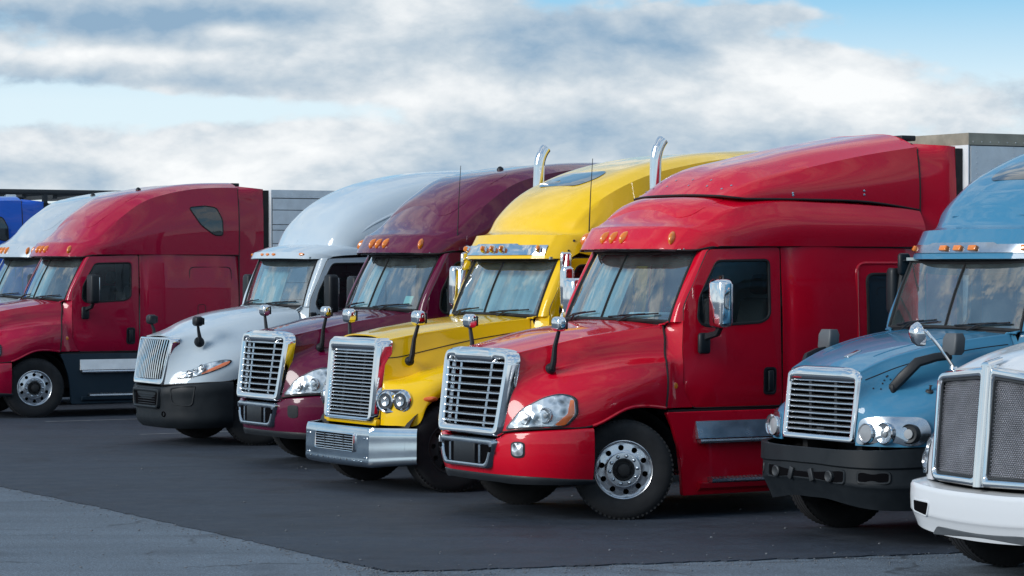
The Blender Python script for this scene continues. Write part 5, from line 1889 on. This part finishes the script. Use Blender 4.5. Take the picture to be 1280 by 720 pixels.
    rsf, ro = roof(T, R_, pm, sv=(2,), su=(1,))
    roof_c_lights(T, rsf, ro, 0, True, 2.755, 'chrome_dull', 2.715, 2.795)
    lp = [(2.62, -.38), (2.62, .38), (2.86, .48), (3.10, .38), (3.10, -.38), (2.86, -.48)]
    patch_2d(rsf, rpoly(lp, .1, 5), 2, 1, .008, 0, 6).build('skylight', 'sky_pane', ro)
    lp = [(2.30, -.62), (2.30, .62), (2.52, .62), (2.52, -.62)]
    patch_2d(rsf, rpoly(lp, .1, 5), 2, 1, .012, .0, 6).build('roof_pad', pm, ro)
    for s in (-1, 1):
        lp = [(1.80, 1.085), (4.9, 1.085), (4.9, .24), (1.92, .22), (1.9, .6)]
        sk = skirt(T, pm, lp, 1.18, s)
        steps(T, sk, s, 2.05, 3.2, 1.18, .985, .375)
        mirror_head(T, 2.10, s * 1.25, 2.34, .13, .46, 'black_plastic', (2.14, s * 1.10, 2.62), s, depth=.12)
        # long black arm on the hood side with an angular mirror
        a = MB()
        a.tube([(.58, s * .70, 1.46), (.62, s * .78, 1.55), (.74, s * .87, 1.70), (.90, s * .93, 1.745), (1.05, s * .96, 1.76)], [.03, .036, .034, .03, .03], 8, flat=1.5)
        a.box((.55, min(s * .66, s * .74), 1.40), (.64, max(s * .66, s * .74), 1.50), .02)
        ar = a.build('hood_mirror', 'black_plastic', T)
        L = []
        for t, k in ((-.5, .8), (-.35, 1.0), (.25, 1.0), (.5, .78)):
            q = rpoly([(-.06 * k, -.10 * k), (.07 * k, -.09 * k), (.07 * k, .09 * k), (-.06 * k, .10 * k)], .02, 3)
            L.append([(1.08 + p[0] + .02 * t, s * .97 + p[1], 1.865 + t * .20) for p in q])
        MB().rings(L, True, True).build('shell', 'grey_plastic', ar)
    chassis(T, .4, 8.0)
    wheel_well(T)
    for s in (-1, 1):
        add_wheel(T, 1.27, s * 1.045, R(-10), .7, s > 0)


# ------------------------------------------------------------------ white tractor with split mesh grille
WS_E = dict(bx=1.86, bxk=2.02, bz=2.04, tx=2.2, txk=2.36, tz=2.70, bw=1.02, tw=.99)
HOOD_E = [
    [(.26, -.70, .80), (.32, -.85, .80), (.48, -1.02, .82), (.82, -1.145, .92), (1.27, -1.20, 1.15), (1.80, -1.17, 1.10)],
    [(.27, -.70, .98), (.34, -.85, .99), (.52, -1.02, 1.0), (.84, -1.165, 1.08), (1.27, -1.22, 1.22), (1.82, -1.175, 1.20)],
    [(.29, -.70, 1.15), (.38, -.83, 1.17), (.58, -.97, 1.20), (.88, -1.11, 1.27), (1.27, -1.18, 1.36), (1.84, -1.15, 1.40)],
    [(.30, -.69, 1.30), (.42, -.77, 1.34), (.62, -.86, 1.39), (.92, -.98, 1.46), (1.27, -1.05, 1.54), (1.86, -1.10, 1.60)],
    [(.31, -.685, 1.42), (.45, -.73, 1.47), (.65, -.79, 1.53), (.95, -.88, 1.60), (1.29, -.95, 1.67), (1.89, -1.04, 1.74)],
    [(.33, -.66, 1.58), (.47, -.69, 1.63), (.67, -.74, 1.69), (.96, -.81, 1.76), (1.31, -.88, 1.82), (1.91, -.98, 1.88)],
    [(.34, -.56, 1.70), (.48, -.58, 1.75), (.68, -.62, 1.81), (.97, -.68, 1.87), (1.31, -.75, 1.925), (1.90, -.85, 1.975)],
    [(.33, -.28, 1.75), (.47, -.29, 1.80), (.68, -.31, 1.86), (.96, -.34, 1.92), (1.30, -.38, 1.97), (1.84, -.42, 2.015)],
    [(.32, 0, 1.76), (.46, 0, 1.81), (.67, 0, 1.88), (.95, 0, 1.94), (1.29, 0, 1.985), (1.81, 0, 2.025)]]


def tractor_e(T, pm):
    hsf, ho = hood(T, HOOD_E, pm, sv=())
    xf = lambda y, z: .19 + (z - .8) * .10 + .10 * y * y
    # one surround with two openings, each a frame of its own
    for s in (-1, 1):
        o = [(s * .045, 1.765), (s * .69, 1.70), (s * .675, .80), (s * .045, .785)]
        i = [(s * .075, 1.675), (s * .635, 1.63), (s * .622, .87), (s * .075, .865)]
        gr = grille_frame(T, o, i, xf, 'chrome', depth=.14, ro=[.01, .10, .10, .01], ri=.05, proud=.03, lip=.05)
        MB().loop_tube([(xf(q[0], q[1]) + .004, q[0], q[1]) for q in rpoly(i, .05, 5)], .012, 6).build('mesh_rim', 'steel_dark', gr)
        # woven wire insert
        m = MB()
        p = .027
        ny, nz = int(.54 / p) + 1, int(.78 / (p * .8)) + 1
        lo_y, hi_y = .075, .63
        for k in range(-nz, ny + nz):
            pass
        y = lo_y
        cnt = 0
        rows = int((1.672 - .868) / .0165)
        for r_ in range(rows):
            z = .872 + r_ * .0165
            top = 1.66 - (z > 1.60) * 0
            for c_ in range(int((hi_y - lo_y) / .026)):
                yy = lo_y + .013 + c_ * .026 + (.013 if r_ % 2 else 0)
                if yy > hi_y - .008 or z > 1.672 - .085 * (yy - .075):
                    continue
                x = xf(yy, z) + .03
                b = len(m.v)
                w_, h_, dd = .0135, .0085, .012
                Y = s * yy
                m.v += [(x, Y - w_, z), (x, Y, z + h_), (x, Y + w_, z), (x, Y, z - h_),
                        (x - dd, Y - w_ * .55, z), (x - dd, Y, z + h_ * .45), (x - dd, Y + w_ * .55, z), (x - dd, Y, z - h_ * .45)]
                # raised diamond rim, open in the middle
                m.f += [(b, b + 1, b + 5, b + 4), (b + 1, b + 2, b + 6, b + 5), (b + 2, b + 3, b + 7, b + 6), (b + 3, b, b + 4, b + 7)]
        me = m.build('grille_mesh', 'mesh_metal', gr, angle=10)
        me['kind'] = 'stuff'
        MB().grid(np.array([[(xf(y_, z_) + .04, s * y_, z_) for y_ in np.linspace(.06, .65, 8)] for z_ in np.linspace(.855, 1.69, 8)])).build('screen', 'grey_plastic', gr)
    # centre bar
    L = []
    for z in np.linspace(.79, 1.78, 9):
        x = xf(0, z)
        L.append([(x + .06, -.05, z), (x - .02, -.048, z), (x - .05, -.03, z), (x - .055, 0, z), (x - .05, .03, z), (x - .02, .048, z), (x + .06, .05, z)])
    MB().rings(L, True, True).build('grille_bar', 'chrome', T)
    MB().rings([[(x, y * k, z) for x, y, z in ((.24 + d, -.05, 1.775 + e), (.24 + d, .05, 1.775 + e), (.40 + d, .04, 1.815 + e), (.40 + d, -.04, 1.815 + e))] for k, d, e in ((1, 0, -.01), (1, .0, .012), (.5, .01, .03))], True, True).build('hood_ornament', 'chrome', T)
    radiator(T, .34, .62, .8, 1.68)
    plan = [(.80, -1.19, .80, .44), (.62, -1.175, .79, .43), (.42, -1.12, .78, .42), (.28, -1.02, .77, .41), (.20, -.86, .765, .39), (.165, -.6, .745, .36), (.15, -.3, .735, .345), (.145, 0, .735, .34)]
    bsf, bo = bumper_sheet(T, plan, [(.16, -.05), (.012, .0), (.0, .06), (-.004, .3), (0, .62), (.014, .68), (.06, 1.0)], pm, su=(1, 2, 4, 5), sv=())
    for s in (-1, 1):
        lp = rpoly([(s * .62, .62), (s * .88, .63), (s * .88, .535), (s * .66, .50)], .03, 4)
        o = patch_2d(bsf, lp, 0, -1, .004, 0, 4).build('recess_shade', 'dark_void', bo)  # flat patch, the shade of a recess put into its black
        pts = [bsf.hit(q, 0, -1)[0] for q in lp]
        MB().loop_tube(pts, .010, 6).build('recess_rim', pm, o)
    lp = rpoly([(-.66, .352), (.66, .352), (.56, .425), (-.56, .425)], .03, 4)
    patch_2d(bsf, lp, 0, -1, .006, 0, 4).build('chin', 'grey_plastic', bo)
    # headlights that wrap round the fender
    hl = [(.75, .25), (1.6, .22), (2.3, .5), (2.35, 1.25), (2.0, 1.85), (1.5, 1.9), (1.05, 1.3)]
    am = [(2.0, .4), (2.28, .6), (2.3, 1.2), (2.02, 1.7), (1.95, 1.1)]
    for fl in (None, 16):
        shaped_headlight(T, hsf, hl, am, [(1.5, .75, .07), (1.6, 1.35, .06)], fl, 'lamp_reflector')
    D_ = [(x + .10, z) for x, z in DOOR_A]
    W_ = [(x + .10, z) for x, z in WIN_A]
    cab_shell(T, pm, WS_E, D_, W_, 5.05, 2.79, hsf, 6, (3.1, 1.385), interior_kw={})
    R_ = [[(x + .12 if i < 5 else x, y, z) for x, y, z in row] for i, row in enumerate(ROOF_A_HIGH)]
    rsf, ro = roof(T, R_, pm)
    for y in (-.86, -.19, 0, .19, .86):
        marker_light(T, rsf, y, 2.89, 0)
    for s in (-1, 1):
        lp = [(1.80, 1.085), (5.05, 1.085), (5.05, .24), (1.92, .22), (1.9, .6)]
        sk = skirt(T, pm, lp, 1.205, s)
        steps(T, sk, s, 2.16, 3.4, 1.205, .985, .375)
        mirror_head(T, 2.30, s * 1.46, 2.205, .25, .50, 'chrome', (2.25, s * 1.20, 1.80), s)
        # round convex mirror on a bent chrome rod
        c = Vector((.20, s * .80, 2.015))
        a = MB().tube(spl(np.array([(.42, s * .62, 1.735), (.36, s * .68, 1.86), (.27, s * .745, 2.0), (.235, s * .775, 2.045), (.22, s * .80, 2.03)]), 4), .013, 8)
        a.lathe([(.035, -.01), (.03, .01), (0, .012)], (.42, s * .62, 1.735), (0, 0, 1), 12)
        ar = a.build('hood_mirror', 'chrome', T)
        MB().lathe([(0, -.085), (.05, -.078), (.088, -.05), (.104, -.01), (.106, .012), (.100, .018), (0, .02)], c, (.85, s * -.3, .25), 28).build('shell', 'chrome', ar)
    chassis(T, .5, 8.3)
    wheel_well(T)
    for s in (-1, 1):
        add_wheel(T, 1.27, s * 1.045, R(-8), .4, s > 0)


T = place(4, -38.01, 15.81)
tag(T, 'white semi truck with upright-bar chrome grille and black bumper', 'truck', ROW)
tractor_b(T, 'paint_white')
T = place(6, -29.25, 14.17)
tag(T, 'yellow semi truck with tall square chrome grille and polished bumper', 'truck', ROW)
tractor_c(T, 'paint_yellow')
T = place(8, -21.41, 15.45)
tag(T, 'steel blue semi truck with black bumper beside the bright red one', 'truck', ROW)
tractor_d(T, 'paint_steel_blue')
T = place(9, -17.84, 14.51)
tag(T, 'white semi truck with two mesh grilles and a white bumper, nearest the camera', 'truck', ROW)
tractor_e(T, 'paint_bright_white')
T = place(1, -57.7, 15.6)
tag(T, 'royal blue semi truck farthest down the row, only its rear roof showing', 'truck', ROW)
tractor_a(T, 'paint_royal_blue', 'high', 'paint_royal_blue', 'black_plastic', dict(inside={}))


# ------------------------------------------------------------------ trailers
def trailer(k, label, x0, top, planks, mat, rail_h, rail_mat, ytr=1.29, length=13.6):
    t0 = TR[k]
    T = root('box_trailer', t0.location, t0.rotation_euler[2])
    tag(T, label, 'trailer', 'box trailers hitched behind the trucks')
    z0 = 1.22
    MB().box((x0, -ytr + .02, z0), (x0 + length, ytr - .02, top - .03)).build('body', 'grey_plastic', T)
    MB().box((x0 - .012, -ytr + .01, z0 + .02), (x0 + .003, ytr - .01, top - rail_h)).build('front_wall', 'trailer_white', T)
    MB().box((x0 - .015, -ytr, top - rail_h), (x0 + length, ytr, top)).build('top_rail', rail_mat, T)
    for s in (-1, 1):
        for (a, b) in planks:
            lo, hi = sorted((s * (ytr - .025), s * (ytr - .004)))
            MB().box((x0 + .02, lo, a), (x0 + length, hi, b)).build('side_panel', mat, T)
        m = MB()
        for i in range(26):
            x = x0 + .10 + i * .52
            for j in range(44):
                z = z0 + .1 + j * (top - rail_h - z0 - .12) / 43
                m.lathe([(.008, 0), (.006, .005)], (x, s * (ytr - .004), z), (0, s, 0), 4)
        for i in range(110):
            m.lathe([(.009, 0), (.006, .006)], (x0 + .05 + i * .12, s * ytr, top - rail_h * .75), (0, s, 0), 4)
        ro = m.build('rivets', 'trailer_grey', T)
        ro['kind'] = 'stuff'
        MB().box((x0, min(s * (ytr - .03), s * ytr), z0 - .12), (x0 + length, max(s * (ytr - .03), s * ytr), z0 + .02), .01).build('bottom_rail', 'aluminium', T)
        for x in (x0 + 11.0, x0 + 12.3):
            for kk in (0, 1):
                add_wheel(T, x, s * (1.08 - .34 * kk), 0, x, s > 0)
        MB().box((x0 + 2.4, s * .9 - .06, .03), (x0 + 2.52, s * .9 + .06, 1.2)).build('landing_leg', 'chassis', T)
    for x in (x0 + 11.0, x0 + 12.3):
        MB().tube([(x, -.9, .51), (x, .9, .51)], .07, 8).build('axle', 'chassis', T)
    MB().box((x0 + .5, -.5, 1.0), (x0 + 13, .5, 1.21)).build('underframe', 'chassis', T)
    return T


def planks(edges, gap=.014):
    return [(a + gap / 2, b - gap / 2) for a, b in zip(edges[:-1], edges[1:])]


trailer(3, 'white box trailer with ribbed panels behind the crimson truck', 5.66, 3.96, planks([1.24, 1.7, 2.0, 2.3, 2.6, 2.9, 3.0, 3.24, 3.34, 3.60, 3.81]), 'trailer_grey', .14, 'trailer_grey')
trailer(7, 'white box trailer with tan top rail behind the bright red truck', 5.605, 4.05, planks([1.24, 2.6, 3.915]), 'trailer_white', .13, 'trailer_rail')

# empty car transporter whose upper deck shows above the far roofs
p = lot_point(-60.5, 20.0)
C = root('car_transporter', (p[0], p[1], .012), YAW)
tag(C, 'dark steel car transporter whose upper deck shows above the far roofs', 'trailer')
for s in (-1, 1):
    MB().box((0, s * 1.2 - .05, 4.20), (9, s * 1.2 + .05, 4.31), .01).build('deck_rail', 'steel_dark', C)
    MB().box((0, s * 1.2 - .05, 3.92), (9, s * 1.2 + .05, 4.0), .01).build('deck_rail', 'steel_dark', C)
    MB().box((0, s * 1.2 - .05, .9), (9, s * 1.2 + .05, 1.15), .01).build('frame_rail', 'steel_dark', C)
    for x in (.3, 2.2, 4.4, 6.6, 8.7):
        MB().box((x - .05, s * 1.2 - .048, .9), (x + .05, s * 1.2 + .048, 4.22)).build('post', 'steel_dark', C)
    for x in (6.0, 7.2):
        add_wheel(C, x, s * 1.05, 0, x, s > 0)
for i in range(12):
    x = .3 + i * .72
    MB().box((x - .05, -1.15, 4.11), (x + .05, 1.15, 4.195)).build('deck_beam', 'steel_dark', C)
for x in (1.4, 3.6):
    MB().box((x - .12, -1.26, 4.0), (x + .12, -1.14, 4.19), .02).build('hydraulic_box', 'trailer_white', C)
MB().box((0, -.6, .86), (9, .6, 1.0)).build('underframe', 'chassis', C)

for o in WHEEL:
    bpy.data.objects.remove(o)
